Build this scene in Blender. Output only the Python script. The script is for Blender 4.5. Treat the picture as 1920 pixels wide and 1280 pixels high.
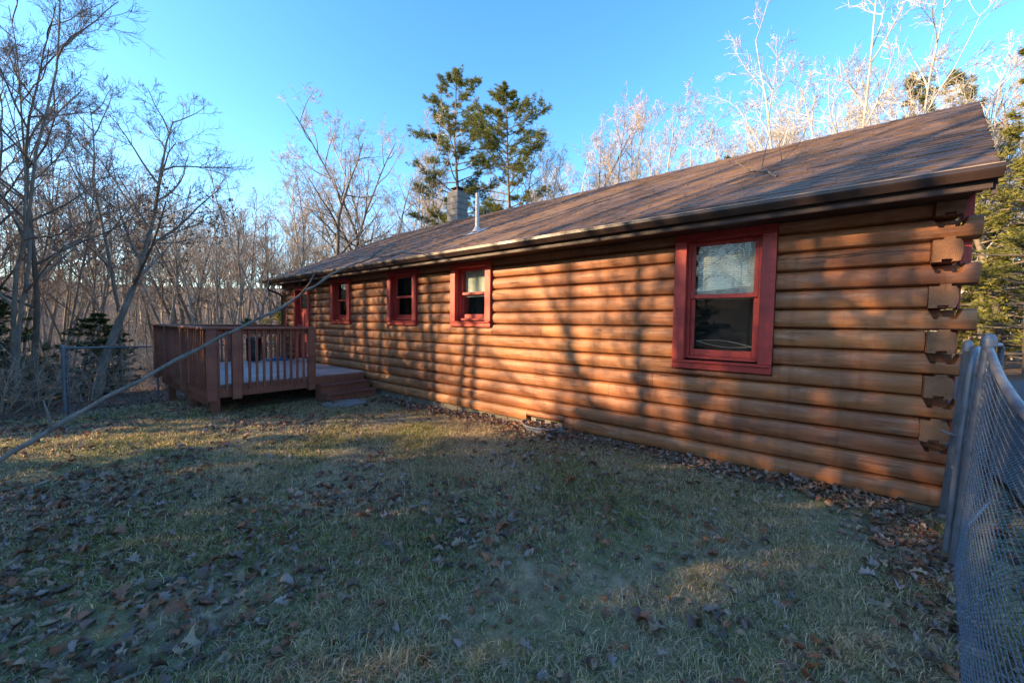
import bpy, math, random
import numpy as np
from mathutils import Vector, Matrix, noise

# ------------------------------------------------------------------ camera, sky, sun, exposure
for o in list(bpy.data.objects): bpy.data.objects.remove(o)
scene = bpy.context.scene
col = scene.collection
R = math.radians
YAW, PITCH, ROLL, CAM_Z, CAM_Y, FPX = 0.679803, 0.0472074, 0.0139544, 1.5338, -4.77997, 720.0
SUN_EL, SUN_AZ = R(17.0), R(36.0)              # azimuth: measured from the wall normal, towards -x

cam = bpy.data.cameras.new('camera'); camera = bpy.data.objects.new('camera', cam); col.objects.link(camera)
fw = Vector((-math.sin(YAW)*math.cos(PITCH), math.cos(YAW)*math.cos(PITCH), -math.sin(PITCH)))
rt = Vector((math.cos(YAW), math.sin(YAW), 0)); upv = rt.cross(fw)
rt, upv = rt*math.cos(ROLL)+upv*math.sin(ROLL), upv*math.cos(ROLL)-rt*math.sin(ROLL)
mw = Matrix.Identity(4)
for i in range(3): mw[i][0], mw[i][1], mw[i][2] = rt[i], upv[i], -fw[i]
mw.translation = Vector((0, CAM_Y, CAM_Z)); camera.matrix_world = mw
cam.sensor_width = 36; cam.lens = FPX/1920*36; cam.clip_start = 0.05; cam.clip_end = 2000
scene.camera = camera

world = bpy.data.worlds.new('World'); scene.world = world; world.use_nodes = True
wn = world.node_tree.nodes; wl = world.node_tree.links; wn.clear()
sky = wn.new('ShaderNodeTexSky'); sky.sky_type = 'NISHITA'; sky.sun_disc = False
sky.sun_elevation = SUN_EL; sky.sun_rotation = R(216.0)
sky.air_density = 1.0; sky.dust_density = 0.5; sky.ozone_density = 2.2; sky.altitude = 300
bg = wn.new('ShaderNodeBackground'); bg.inputs[1].default_value = 0.15
wo = wn.new('ShaderNodeOutputWorld'); hs = wn.new('ShaderNodeHueSaturation'); hs.inputs['Saturation'].default_value = 1.26; wl.new(sky.outputs[0], hs.inputs['Color']); wl.new(hs.outputs[0], bg.inputs[0]); wl.new(bg.outputs[0], wo.inputs[0])

TO_SUN = Vector((-math.sin(SUN_AZ)*math.cos(SUN_EL), -math.cos(SUN_AZ)*math.cos(SUN_EL), math.sin(SUN_EL)))
sl = bpy.data.lights.new('sun', 'SUN'); sl.energy = 4.3; sl.angle = R(0.53); sl.color = (1.0, 0.69, 0.38)
sun = bpy.data.objects.new('sun', sl); col.objects.link(sun)
sun.rotation_euler = (-TO_SUN).to_track_quat('-Z', 'Y').to_euler(); sun.location = TO_SUN*60

vs = scene.view_settings
vs.view_transform = 'Standard'; vs.look = 'None'; vs.gamma = 1; vs.use_curve_mapping = False; vs.exposure = 1.95
scene.render.engine = 'CYCLES'
scene.cycles.max_bounces = 6; scene.cycles.transparent_max_bounces = 12

# ------------------------------------------------------------------ materials
class NT:
    def __init__(s, name):
        s.m = bpy.data.materials.new(name); s.m.use_nodes = True
        s.n = s.m.node_tree.nodes; s.l = s.m.node_tree.links; s.n.clear()
        s.out = s.n.new('ShaderNodeOutputMaterial'); s.b = s.n.new('ShaderNodeBsdfPrincipled')
        s.l.new(s.b.outputs[0], s.out.inputs[0])
    def node(s, t, **kw):
        n = s.n.new('ShaderNode'+t)
        for k, v in kw.items(): setattr(n, k, v)
        return n
    def set(s, n, key, v):
        if hasattr(v, 'is_output') or hasattr(v, 'links'): s.l.new(v, n.inputs[key])
        else: n.inputs[key].default_value = v
    def pos(s, scale=(1, 1, 1)):
        g = s.node('NewGeometry'); mp = s.node('Mapping'); mp.inputs['Scale'].default_value = scale
        s.l.new(g.outputs['Position'], mp.inputs['Vector']); return mp.outputs[0]
    def objc(s, scale=(1, 1, 1)):
        g = s.node('TexCoord'); mp = s.node('Mapping'); mp.inputs['Scale'].default_value = scale
        s.l.new(g.outputs['Object'], mp.inputs['Vector']); return mp.outputs[0]
    def noise(s, vec, scale, detail=4, rough=.55, dist=0):
        n = s.node('TexNoise'); s.set(n, 'Vector', vec); n.inputs['Scale'].default_value = scale
        n.inputs['Detail'].default_value = detail; n.inputs['Roughness'].default_value = rough
        n.inputs['Distortion'].default_value = dist; return n.outputs['Fac']
    def ramp(s, fac, stops):
        n = s.node('ValToRGB'); e = n.color_ramp.elements
        while len(e) < len(stops): e.new(.5)
        for i, (p, c) in enumerate(stops):
            e[i].position = p; e[i].color = (c, c, c, 1) if isinstance(c, (int, float)) else (*c, 1)
        s.set(n, 'Fac', fac); return n.outputs[0]
    def mix(s, f, a, b, mode='MIX'):
        n = s.node('Mix', data_type='RGBA', blend_type=mode)
        s.set(n, 0, f)
        for k, v in ((6, a), (7, b)):
            if isinstance(v, tuple): n.inputs[k].default_value = (*v, 1)
            else: s.l.new(v, n.inputs[k])
        return n.outputs[2]
    def math(s, op, a, b=0.0):
        n = s.node('Math', operation=op); s.set(n, 0, a); s.set(n, 1, b); return n.outputs[0]
    def bump(s, h, strength=.4, dist=.01):
        n = s.node('Bump'); n.inputs['Strength'].default_value = strength; n.inputs['Distance'].default_value = dist
        s.l.new(h, n.inputs['Height']); s.l.new(n.outputs[0], s.b.inputs['Normal'])
    def col(s, v):
        if isinstance(v, tuple): s.b.inputs['Base Color'].default_value = (*v, 1)
        else: s.l.new(v, s.b.inputs['Base Color'])
    def rough(s, v):
        s.set(s.b, 'Roughness', v)
    def rnd(s): return s.node('ObjectInfo').outputs['Random']
    def island(s): return s.node('NewGeometry').outputs['Random Per Island']
    def attr(s): return s.node('Attribute', attribute_name='col').outputs['Color']

MAT = {}
def wood(name, c1, c2, grain, rough=.55, knots=True, wear=(.5, .36, .24), wear_amt=.35, tone=.34):
    t = NT(name); p = t.pos(grain)
    g = t.noise(p, 3.0, 6, .6, .6); c = t.ramp(g, [(.25, c1), (.5, tuple((a+b)/2 for a, b in zip(c1, c2))), (.78, c2)])
    big = t.noise(t.pos((.7, .7, 3.5)), 1.3, 4)                       # uneven stain
    c = t.mix(t.ramp(big, [(.38, 0.0), (.68, .7)]), c, (c1[0]*.62, c1[1]*.55, c1[2]*.6))
    fine = t.noise(t.pos(tuple(x*3 for x in grain)), 5.0, 4, .75)     # fine dark fibres
    c = t.mix(t.ramp(fine, [(.28, .55), (.48, 0.)]), c, tuple(x*.35 for x in c1))
    wv = t.noise(t.pos((1.2, 1.2, 9)), 2.2, 5, .65)                   # bleached patches
    c = t.mix(t.math('MULTIPLY', t.ramp(wv, [(.5, 0.), (.72, 1.)]), wear_amt), c, wear)
    drip = t.noise(t.pos((7, 7, .35)), 1.6, 4, .6)                    # water streaks running down the wall
    c = t.mix(t.ramp(drip, [(.52, 0.), (.72, .45)]), c, tuple(x*.45 for x in c1))
    h = t.noise(p, 6, 5, .7)
    if knots:
        v = t.node('TexVoronoi'); sp = t.pos((1.5, 1.5, 5.26)); t.l.new(sp, v.inputs['Vector']); v.inputs['Scale'].default_value = 1.0
        k = t.ramp(v.outputs['Distance'], [(.03, 1.), (.085, 0.)])
        c = t.mix(t.math('MULTIPLY', k, .8), c, tuple(x*.22 for x in c1))
        ck = t.noise(t.pos(tuple(x*.55 for x in grain)), 2.1, 3, .5, .3)  # drying cracks along the grain
        line = t.ramp(t.math('ABSOLUTE', t.math('SUBTRACT', ck, .5)), [(.004, 1.), (.012, 0.)])
        gate = t.ramp(t.noise(t.pos((.6, .6, 2)), 1.9, 2), [(.52, 0.), (.60, 1.)])
        line = t.math('MULTIPLY', line, gate); c = t.mix(t.math('MULTIPLY', line, .85), c, tuple(x*.15 for x in c1))
        h = t.math('SUBTRACT', h, t.math('MULTIPLY', line, 1.5))
    r = t.math('ADD', t.math('MULTIPLY', t.rnd(), tone), 1-tone/2)
    hsv = t.node('HueSaturation'); t.l.new(r, hsv.inputs['Value']); t.l.new(c, hsv.inputs['Color'])
    t.l.new(t.math('ADD', t.math('MULTIPLY', t.rnd(), .009), .4935), hsv.inputs['Hue'])
    t.col(hsv.outputs[0]); t.rough(t.math('ADD', t.math('MULTIPLY', g, .25), rough-.12))
    t.bump(h, .45, .007); MAT[name] = t.m
def end_grain(name, c1, c2):
    t = NT(name); P = t.pos(); sx = t.node('SeparateXYZ'); t.l.new(P, sx.inputs[0])
    fx = t.math('SUBTRACT', t.math('ABSOLUTE', t.math('ADD', sx.outputs[0], 6.06)), 6.83)
    fz = t.math('MULTIPLY', t.math('SUBTRACT', t.math('FRACT', t.math('DIVIDE', sx.outputs[2], .19)), .42), .19)
    r = t.math('SQRT', t.math('ADD', t.math('MULTIPLY', fx, fx), t.math('MULTIPLY', fz, fz)))
    r = t.math('ADD', r, t.math('MULTIPLY', t.noise(P, 14, 3), .035))
    ring = t.math('SINE', t.math('MULTIPLY', r, 620.))
    c = t.mix(t.ramp(t.math('ADD', t.math('MULTIPLY', ring, .5), .5), [(.2, 0.), (.8, 1.)]), c1, c2)
    an = t.math('ARCTAN2', fz, fx); v = t.node('CombineXYZ'); t.l.new(t.math('MULTIPLY', an, 2.2), v.inputs[0]); t.l.new(t.math('MULTIPLY', sx.outputs[2], .7), v.inputs[1])
    cr_ = t.ramp(t.noise(v.outputs[0], 3.2, 2), [(.30, 1.), (.345, 0.)])
    c = t.mix(t.math('MULTIPLY', cr_, .8), c, tuple(x*.15 for x in c1))
    n = t.noise(P, 9, 5); c = t.mix(t.ramp(n, [(.4, 0.), (.7, .6)]), c, tuple(x*.5 for x in c1))
    t.col(c); t.rough(.85); t.bump(t.math('SUBTRACT', ring, t.math('MULTIPLY', cr_, 4.)), .25, .002); MAT[name] = t.m
wood('log_wood', (.255, .088, .030), (.45, .186, .059), (.55, 9, 16), .58)
wood('log_wood_across', (.25, .084, .029), (.44, .175, .056), (9, .55, 16), .58)
end_grain('log_end_grain', (.20, .085, .036), (.36, .175, .08))
wood('deck_stain', (.20, .075, .045), (.32, .125, .072), (6, 6, 2.2), .55, False, (.20, .09, .05), .25)
wood('deck_board_stain', (.38, .29, .27), (.54, .43, .41), (6, .8, 6), .5, False, (.12, .075, .065), .5)
wood('red_trim', (.44, .040, .022), (.56, .066, .035), (6, 6, 2), .5, False, (.16, .02, .014), .5)
wood('eave_wood', (.026, .013, .009), (.05, .024, .015), (.8, 6, 8), .6, False, (.12, .07, .05), .3)  # dark brown, taken darker so the shadow under the eave looks deeper

def simple(name, c, rough=.6, metal=0., var=.25, vs_=6., bump=.0, spec=.5):
    t = NT(name); n = t.noise(t.pos(), vs_, 5, .6)
    t.col(t.ramp(n, [(.25, tuple(x*(1-var) for x in c)), (.75, tuple(min(1, x*(1+var)) for x in c))]))
    t.rough(t.math('ADD', t.math('MULTIPLY', n, .25), rough-.12)); t.b.inputs['Metallic'].default_value = metal
    t.b.inputs['Specular IOR Level'].default_value = spec
    if bump: t.bump(t.noise(t.pos(), vs_*6, 4), bump, .006)
    MAT[name] = t.m
simple('galvanized', (.165, .185, .21), .5, .4, .25, 14)
simple('wire_metal', (.085, .095, .115), .6, .2, .3, 20)
simple('gutter_brown', (.036, .021, .016), .38, 0, .3, 5)
simple('gutter_lip', (.30, .22, .16), .4, 0, .3, 5)
simple('white_metal', (.45, .445, .43), .4, .1, .1, 9)
simple('concrete', (.17, .15, .115), .9, 0, .3, 7, .5)
simple('chimney_block', (.17, .165, .155), .92, 0, .25, 9, .6)
simple('dark_metal', (.03, .03, .032), .5, .4, .3, 8)
simple('black_rubber', (.018, .018, .019), .8, 0, .3, 8)
simple('interior', (.020, .022, .025), .9)  # near-black: the darkness of unlit rooms is put into the colour
simple('blue_plastic', (.03, .12, .28), .4)
simple('slat', (.78, .77, .72), .55, 0, .08, 3)
simple('curtain', (.62, .66, .60), .8, 0, .2, 8)
simple('gravel', (.085, .085, .09), .9, 0, .5, 60, .8)
simple('car_paint', (.012, .028, .075), .3, .3, .1, 4)
simple('car_paint_dark', (.025, .026, .03), .3, .3, .1, 4)
simple('rim_metal', (.6, .6, .62), .3, .8, .1, 8)
simple('dark_glass', (.015, .018, .02), .08, 0, .1, 4)
simple('stone', (.19, .185, .175), .9, 0, .3, 8, .6)
simple('lamp_red', (.4, .02, .015), .3)
simple('lamp_clear', (.6, .6, .6), .2)
def bark(name, c1, c2, sc=7.):
    t = NT(name); n = t.noise(t.pos((1, 1, .35)), sc, 6, .65)
    c = t.ramp(n, [(.3, c1), (.7, c2)])
    big = t.noise(t.pos(), .9, 3)
    c = t.mix(t.ramp(big, [(.4, 0.), (.7, .45)]), c, (c1[0]*.8, c1[1]*.95, c1[2]*.75))
    t.col(c); t.rough(.88); t.bump(n, .7, .02); MAT[name] = t.m
bark('bark_grey', (.11, .094, .078), (.31, .27, .225))
bark('bark_brown', (.075, .058, .044), (.20, .16, .12))
bark('bark_pale', (.26, .235, .21), (.58, .55, .50), 5)
bark('twig_brown', (.16, .12, .098), (.28, .215, .175))
bark('twig_pale', (.31, .265, .225), (.46, .41, .355))
bark('twig_tan', (.36, .275, .20), (.52, .41, .31))
bark('dead_wood', (.09, .075, .062), (.22, .185, .155), 25)
def leafy(name, c1, c2, tr=.25):
    t = NT(name); n = t.noise(t.pos(), 1.1, 4, .6); i = t.island()
    f = t.math('ADD', t.math('MULTIPLY', n, .6), t.math('MULTIPLY', i, .4))
    t.col(t.ramp(f, [(.25, c1), (.75, c2)])); t.rough(.6)
    t.b.inputs['Specular IOR Level'].default_value = .25
    tl = t.node('BsdfTranslucent'); t.l.new(t.b.inputs['Base Color'].links[0].from_socket, tl.inputs[0])
    mx = t.node('MixShader'); mx.inputs[0].default_value = tr
    t.l.new(t.b.outputs[0], mx.inputs[1]); t.l.new(tl.outputs[0], mx.inputs[2]); t.l.new(mx.outputs[0], t.out.inputs[0])
    MAT[name] = t.m
leafy('pine_needles', (.075, .10, .018), (.21, .215, .045))
leafy('hemlock_needles', (.028, .056, .02), (.075, .105, .032))
leafy('gold_needles', (.11, .12, .022), (.26, .24, .055))
leafy('dead_leaf', (.12, .06, .03), (.24, .13, .06))
def attr_mat(name, tr=.2, rough=.65):
    t = NT(name); a = t.attr(); t.col(a); t.rough(rough); t.b.inputs['Specular IOR Level'].default_value = .3
    tl = t.node('BsdfTranslucent'); t.l.new(a, tl.inputs[0]); mx = t.node('MixShader'); mx.inputs[0].default_value = tr
    t.l.new(t.b.outputs[0], mx.inputs[1]); t.l.new(tl.outputs[0], mx.inputs[2]); t.l.new(mx.outputs[0], t.out.inputs[0])
    MAT[name] = t.m
attr_mat('grass_blades', .55); attr_mat('leaf_litter', .15, .6)
def leaf_tone(name, c):
    t = NT(name); n = t.noise(t.objc(), 30, 4); v = t.math('ADD', t.math('MULTIPLY', t.rnd(), .5), .75)
    c1 = t.ramp(n, [(.3, tuple(x*.65 for x in c)), (.7, tuple(x*1.25 for x in c))])
    h = t.node('HueSaturation'); t.l.new(v, h.inputs['Value']); t.l.new(c1, h.inputs['Color']); t.col(h.outputs[0])
    t.rough(.6); MAT[name] = t.m
leaf_tone('leaf_tan', (.30, .20, .125)); leaf_tone('leaf_grey', (.27, .195, .165)); leaf_tone('leaf_rust', (.25, .10, .05)); leaf_tone('leaf_dark', (.12, .075, .055))
# shingles
t = NT('shingle'); i = t.island(); n = t.noise(t.pos(), 90, 3, .7); st = t.noise(t.pos((.5, .35, .35)), 2.0, 4)
c = t.ramp(i, [(.0, (.10, .056, .034)), (.5, (.145, .082, .048)), (1., (.19, .11, .064))])
c = t.mix(t.ramp(n, [(.35, .5), (.65, 0.)]), c, (.06, .045, .036))
c = t.mix(t.ramp(st, [(.5, 0.), (.75, .3)]), c, (.21, .15, .11))
t.col(c); t.rough(.72); t.bump(n, .5, .004); MAT['shingle'] = t.m
# window glass: clear with mirror reflection
t = NT('window_glass'); gl = t.node('BsdfGlossy'); gl.inputs['Roughness'].default_value = .02; gl.inputs[0].default_value = (.9, .93, .95, 1)
tr = t.node('BsdfTransparent'); tr.inputs[0].default_value = (.86, .9, .88, 1); fr = t.node('Fresnel'); fr.inputs[0].default_value = 1.36
mx = t.node('MixShader'); t.l.new(t.math('ADD', fr.outputs[0], .0), mx.inputs[0]); t.l.new(tr.outputs[0], mx.inputs[1]); t.l.new(gl.outputs[0], mx.inputs[2])
t.l.new(mx.outputs[0], t.out.inputs[0]); MAT['window_glass'] = t.m
# ground: matted winter lawn inside the yard, leaf litter outside
t = NT('ground'); P = t.pos(); n1 = t.noise(P, 1.1, 5, .6); n2 = t.noise(P, 9, 5, .65); n3 = t.noise(P, 70, 4, .7)
lawn = t.ramp(n2, [(.3, (.12, .088, .052)), (.5, (.31, .235, .14)), (.7, (.50, .395, .25))])
lawn = t.mix(t.ramp(n1, [(.42, 0.), (.62, .75)]), lawn, (.16, .19, .07))
lawn = t.mix(t.ramp(n3, [(.3, .5), (.6, 0.)]), lawn, (.05, .04, .028))
lit = t.ramp(t.noise(P, 14, 5, .7), [(.3, (.05, .032, .022)), (.5, (.13, .082, .052)), (.72, (.22, .145, .09))])
sx = t.node('SeparateXYZ'); t.l.new(P, sx.inputs[0])
wob = t.math('MULTIPLY', t.math('SUBTRACT', t.noise(P, .8, 4), .5), 2.5)
m1 = t.math('LESS_THAN', t.math('ADD', sx.outputs[0], wob), -11.6)
m2 = t.math('LESS_THAN', t.math('ADD', sx.outputs[1], wob), -8.5); m3 = t.math('GREATER_THAN', sx.outputs[1], 9.5); m4 = t.math('GREATER_THAN', t.math('ADD', sx.outputs[0], wob), 9.0)
mm = t.math('MAXIMUM', t.math('MAXIMUM', m1, m2), t.math('MAXIMUM', m3, m4))
t.col(t.mix(mm, lawn, lit)); t.rough(.95); t.bump(n3, .8, .03); MAT['ground'] = t.m

# ------------------------------------------------------------------ mesh helpers
ROOTLOC = {}
def tag(o, label=None, cat=None, group=None, kind=None):
    if label: o['label'] = label
    if cat: o['category'] = cat
    if group: o['group'] = group
    if kind: o['kind'] = kind
    return o
def empty(name, loc, label, cat, group=None):
    o = bpy.data.objects.new(name, None); col.objects.link(o); o.location = loc; o.empty_display_size = .2
    ROOTLOC[o.name] = Vector(loc); return tag(o, label, cat, group)
def orth(d):
    a = d.cross(Vector((0, 0, 1)));
    if a.length < 1e-3: a = d.cross(Vector((1, 0, 0)))
    return a.normalized()
class MB:
    def __init__(s): s.v = []; s.f = []; s.smooth = False
    def quad(s, a, b, c, d):
        n = len(s.v); s.v += [a, b, c, d]; s.f.append((n, n+1, n+2, n+3)); return s
    def box(s, x0, x1, y0, y1, z0, z1, bev=0.0):
        n = len(s.v)
        if bev <= 0:
            s.v += [(x, y, z) for z in (z0, z1) for y in (y0, y1) for x in (x0, x1)]
            s.f += [tuple(n+k for k in q) for q in ((0, 2, 3, 1), (4, 5, 7, 6), (0, 1, 5, 4), (2, 6, 7, 3), (0, 4, 6, 2), (1, 3, 7, 5))]
            return s
        idx = {}
        X, Y, Z = (x0, x1), (y0, y1), (z0, z1)
        for a in (0, 1):
            for b in (0, 1):
                for c in (0, 1):
                    for ax in range(3):
                        p = [X[a], Y[b], Z[c]]
                        for q, sgn in enumerate((a, b, c)):
                            if q != ax: p[q] += bev*(1 if sgn == 0 else -1)
                        idx[(a, b, c, ax)] = len(s.v); s.v.append(tuple(p))
        I = lambda a, b, c, ax: idx[(a, b, c, ax)]
        for sgn in (0, 1):
            for ax in range(3):
                q = []
                for u, w in ((0, 0), (1, 0), (1, 1), (0, 1)):
                    t3 = [0, 0, 0]; t3[ax] = sgn; t3[(ax+1) % 3] = u; t3[(ax+2) % 3] = w
                    q.append(I(*t3, ax))
                s.f.append(tuple(q) if sgn else tuple(reversed(q)))
        for ax in range(3):
            for u in (0, 1):
                for w in (0, 1):
                    A = [0, 0, 0]; B = [0, 0, 0]; A[ax] = 0; B[ax] = 1
                    A[(ax+1) % 3] = B[(ax+1) % 3] = u; A[(ax+2) % 3] = B[(ax+2) % 3] = w
                    s.f.append((I(*A, (ax+1) % 3), I(*A, (ax+2) % 3), I(*B, (ax+2) % 3), I(*B, (ax+1) % 3)))
        for a in (0, 1):
            for b in (0, 1):
                for c in (0, 1): s.f.append((I(a, b, c, 0), I(a, b, c, 1), I(a, b, c, 2)))
        return s
    def tube(s, pts, rads, k=8, caps=True, flat=None):
        pts = [Vector(p) for p in pts]; n = len(s.v); m = len(pts)
        if not hasattr(rads, '__len__'): rads = [rads]*m
        cs = [(math.cos(2*math.pi*i/k), math.sin(2*math.pi*i/k)) for i in range(k)]
        a = None
        for j, p in enumerate(pts):
            d = (pts[min(j+1, m-1)]-pts[max(j-1, 0)]).normalized()
            if a is None: a = orth(d)
            else: a = (a-d*a.dot(d)).normalized()
            b = d.cross(a); r = rads[j]
            for c, si in cs:
                q = p+a*(c*r)+b*(si*r); s.v.append((q.x, q.y, q.z))
        for j in range(m-1):
            for i in range(k):
                i2 = (i+1) % k
                s.f.append((n+j*k+i, n+j*k+i2, n+(j+1)*k+i2, n+(j+1)*k+i))
        if caps and k > 3:
            s.f.append(tuple(n+i for i in reversed(range(k)))); s.f.append(tuple(n+(m-1)*k+i for i in range(k)))
        return s
    def prism(s, poly, axis, a, b):
        n = len(s.v); k = len(poly)
        for h in (a, b):
            for u, w in poly:
                s.v.append({'x': (h, u, w), 'y': (u, h, w), 'z': (u, w, h)}[axis])
        s.f.append(tuple(n+i for i in reversed(range(k)))); s.f.append(tuple(n+k+i for i in range(k)))
        for i in range(k):
            j = (i+1) % k; s.f.append((n+i, n+j, n+k+j, n+k+i))
        return s
    def lathe(s, prof, c, k=20):
        n = len(s.v); m = len(prof)
        for r, z in prof:
            for i in range(k):
                an = 2*math.pi*i/k; s.v.append((c[0]+r*math.cos(an), c[1]+r*math.sin(an), c[2]+z))
        for j in range(m-1):
            for i in range(k):
                i2 = (i+1) % k; s.f.append((n+j*k+i, n+j*k+i2, n+(j+1)*k+i2, n+(j+1)*k+i))
        return s
    def mesh(s, name, mat, off=None, smooth=False):
        me = bpy.data.meshes.new(name)
        v = s.v if off is None else [(p[0]-off.x, p[1]-off.y, p[2]-off.z) for p in s.v]
        me.from_pydata(v, [], s.f); me.update()
        if mat: me.materials.append(MAT[mat] if isinstance(mat, str) else mat)
        if smooth: me.polygons.foreach_set('use_smooth', [True]*len(me.polygons))
        return me
    def build(s, name, mat, parent=None, smooth=False, label=None, cat=None, group=None, kind=None, fix=True):
        off = None
        if parent is not None:
            r = parent
            while r.parent: r = r.parent
            off = ROOTLOC.get(r.name, Vector((0, 0, 0)))
        me = s.mesh(name, mat, off, smooth)
        if fix:
            import bmesh
            bm = bmesh.new(); bm.from_mesh(me); bmesh.ops.recalc_face_normals(bm, faces=bm.faces); bm.to_mesh(me); bm.free()
        o = bpy.data.objects.new(name, me); col.objects.link(o); o.parent = parent
        return tag(o, label, cat, group, kind)
def auto_smooth(o, ang=40):
    me = o.data
    me.polygons.foreach_set('use_smooth', [True]*len(me.polygons))
    me.set_sharp_from_angle(angle=R(ang)); return o
def share(o, parent, loc, rot=None, name=None):
    c = bpy.data.objects.new(name or o.name.split('.')[0], o.data); col.objects.link(c); c.parent = parent; c.location = loc
    if rot: c.rotation_euler = rot
    return c

# ------------------------------------------------------------------ ground
GX = [-400, -90, -60, -28.7, -20, -14, -12, -10.7, -8, -3, 0, 2, 30, 400]
GZ = [-9, -6.0, -4.2, -2.2, -1.22, -.62, -.42, -.255, -.12, -.075, -.035, -.04, -.2, -1]
rs = np.random.RandomState(5)
_w = [(rs.uniform(-1, 1, 2)*f, rs.uniform(0, 6.28), a) for f, a in ((.5, .02), (.8, .018), (1.4, .012), (2.3, .009), (3.9, .006), (6.5, .004)) for _ in range(2)]
def gz(x, y):
    x = np.asarray(x, float); y = np.asarray(y, float)
    z = np.interp(x, GX, GZ)
    for k, ph, a in _w: z = z+a*np.sin(k[0]*x*2+k[1]*y*2+ph)
    near = np.clip((y+.9)/.9, 0, 1)*((x > -13) & (x < 1.2)) * (y < .6)
    z = z*(1-near)+np.minimum(z, np.interp(x, GX, GZ)+.01)*near
    far = np.clip((np.hypot(x+3, y)-36)/80, 0, 1)
    return z + far**1.4*17
def gz1(x, y): return float(gz(x, y))
xs = np.concatenate([[-400, -250, -160, -110], np.arange(-80, -16, 1.6), np.arange(-16, 4, .12), np.arange(4, 40, 1.4), [50, 70, 110, 180, 300, 400]])
ys = np.concatenate([[-400, -250, -150, -90], np.arange(-60, -8, 1.4), np.arange(-8, 1, .12), np.arange(1, 60, 1.5), [70, 95, 140, 220, 400]])
XX, YY = np.meshgrid(xs, ys); ZZ = gz(XX, YY)
nx, ny = len(xs), len(ys)
idx = np.arange(nx*ny).reshape(ny, nx)
F = np.stack([idx[:-1, :-1], idx[:-1, 1:], idx[1:, 1:], idx[1:, :-1]], -1).reshape(-1, 4)
def np_mesh(name, V, F, mat, colors=None, smooth=False):
    me = bpy.data.meshes.new(name); V = np.asarray(V, np.float32); F = np.asarray(F, np.int32)
    me.vertices.add(len(V)); me.vertices.foreach_set('co', V.ravel())
    k = F.shape[1]; me.loops.add(F.size); me.loops.foreach_set('vertex_index', F.ravel())
    me.polygons.add(len(F)); me.polygons.foreach_set('loop_start', np.arange(0, F.size, k, dtype=np.int32))
    if smooth: me.polygons.foreach_set('use_smooth', np.ones(len(F), bool))
    if colors is not None:
        a = me.color_attributes.new('col', 'FLOAT_COLOR', 'POINT')
        a.data.foreach_set('color', np.concatenate([colors, np.ones((len(colors), 1))], 1).astype(np.float32).ravel())
    me.materials.append(MAT[mat]); me.update(calc_edges=True); return me
g = bpy.data.objects.new('ground', np_mesh('ground', np.stack([XX, YY, ZZ], -1).reshape(-1, 3), F, 'ground', smooth=True)); col.objects.link(g); tag(g, kind='structure')

# driveway beyond the right-hand fence
dx = np.arange(1.35, 8.6, .4); dy = np.arange(-30, 14, .5); DX, DY = np.meshgrid(dx, dy)
DX = DX+np.where(DX < 1.5, .12*np.sin(DY*1.3), 0)+np.where(DX > 8.2, .3*np.sin(DY*.9), 0)
di = np.arange(DX.size).reshape(DX.shape)
df = np.stack([di[:-1, :-1], di[:-1, 1:], di[1:, 1:], di[1:, :-1]], -1).reshape(-1, 4)
dr = bpy.data.objects.new('driveway', np_mesh('driveway', np.stack([DX, DY, gz(DX, DY)+.035], -1).reshape(-1, 3), df, 'gravel', smooth=True)); col.objects.link(dr); tag(dr, kind='structure')

# ------------------------------------------------------------------ house
LH = .19; XL, XR = -12.8, .683
house = empty('log_cabin', (-6, 4, 0), 'long single-storey log cabin with brown shingle roof and red window trim', 'cabin')
rng = random.Random(11)
WINS = [(-1.385, -.395, 1.04, 'blind'), (-5.30, -4.315, 1.465, 'blind'), (-7.31, -6.31, 1.465, 'curtain'), (-9.87, -8.90, 1.465, 'curtain')]
DOOR = (-12.08, -11.10)
WTOP = 2.62
def log_piece(xa, xb, z0, zc=LH, tail=0):
    m = MB(); prof = []
    for j in range(11):
        tt = j/10; y = .027*abs(2*tt-1)**2.0+(.022 if j in (0, 10) else 0); prof.append((y, z0+.0035+(zc-.007)*tt))
    prof += [(.14, z0+zc-.002), (.14, z0+.002)]
    n = max(2, int((xb-xa)/.55)+1); k = len(prof)
    ph = rng.uniform(0, 9)
    st = [(xa+(xb-xa)*i/(n-1), 9) for i in range(n)]
    if tail:
        e0 = xb if tail > 0 else xa
        ext = [(e0+tail*d, lim) for d, lim in ((.012, 9), (.040, .100), (.070, .100), (.0705, .116), (.130, .116), (.1305, .100), (.175, .100), (.205, 9), (.285, 9))]
        st = st+ext if tail > 0 else ext[::-1]+st
    n = len(st)
    for x, lim in st:
        dy = .0035*math.sin(x*1.7+ph)+.002*math.sin(x*4.3+ph*2)
        for j, (y, z) in enumerate(prof):
            if z > z0+lim: z = z0+lim; y = .027*abs(2*lim/zc-1)**2.0 if j < 11 else y
            m.v.append((x, y+(dy if j < 11 else 0), z+.0015*math.sin(x*2.1+ph+j)))
    for i in range(n-1):
        for j in range(k):
            j2 = (j+1) % k; m.f.append((i*k+j, i*k+j2, (i+1)*k+j2, (i+1)*k+j))
    m.f.append(tuple(range(k))); m.f.append(tuple((n-1)*k+j for j in reversed(range(k))))
    o = m.build('log', 'log_wood', house); return auto_smooth(o, 35)
JOINT = {0: [-2.72, -7.4], 1: [-5.9, -10.2], 2: [-3.02, -8.3], 3: [-2.2, -9.1], 4: [-1.62, -6.9], 5: [-4.6, -10.6], 6: [-7.9], 7: [-3.3, -8.35]}
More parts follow.
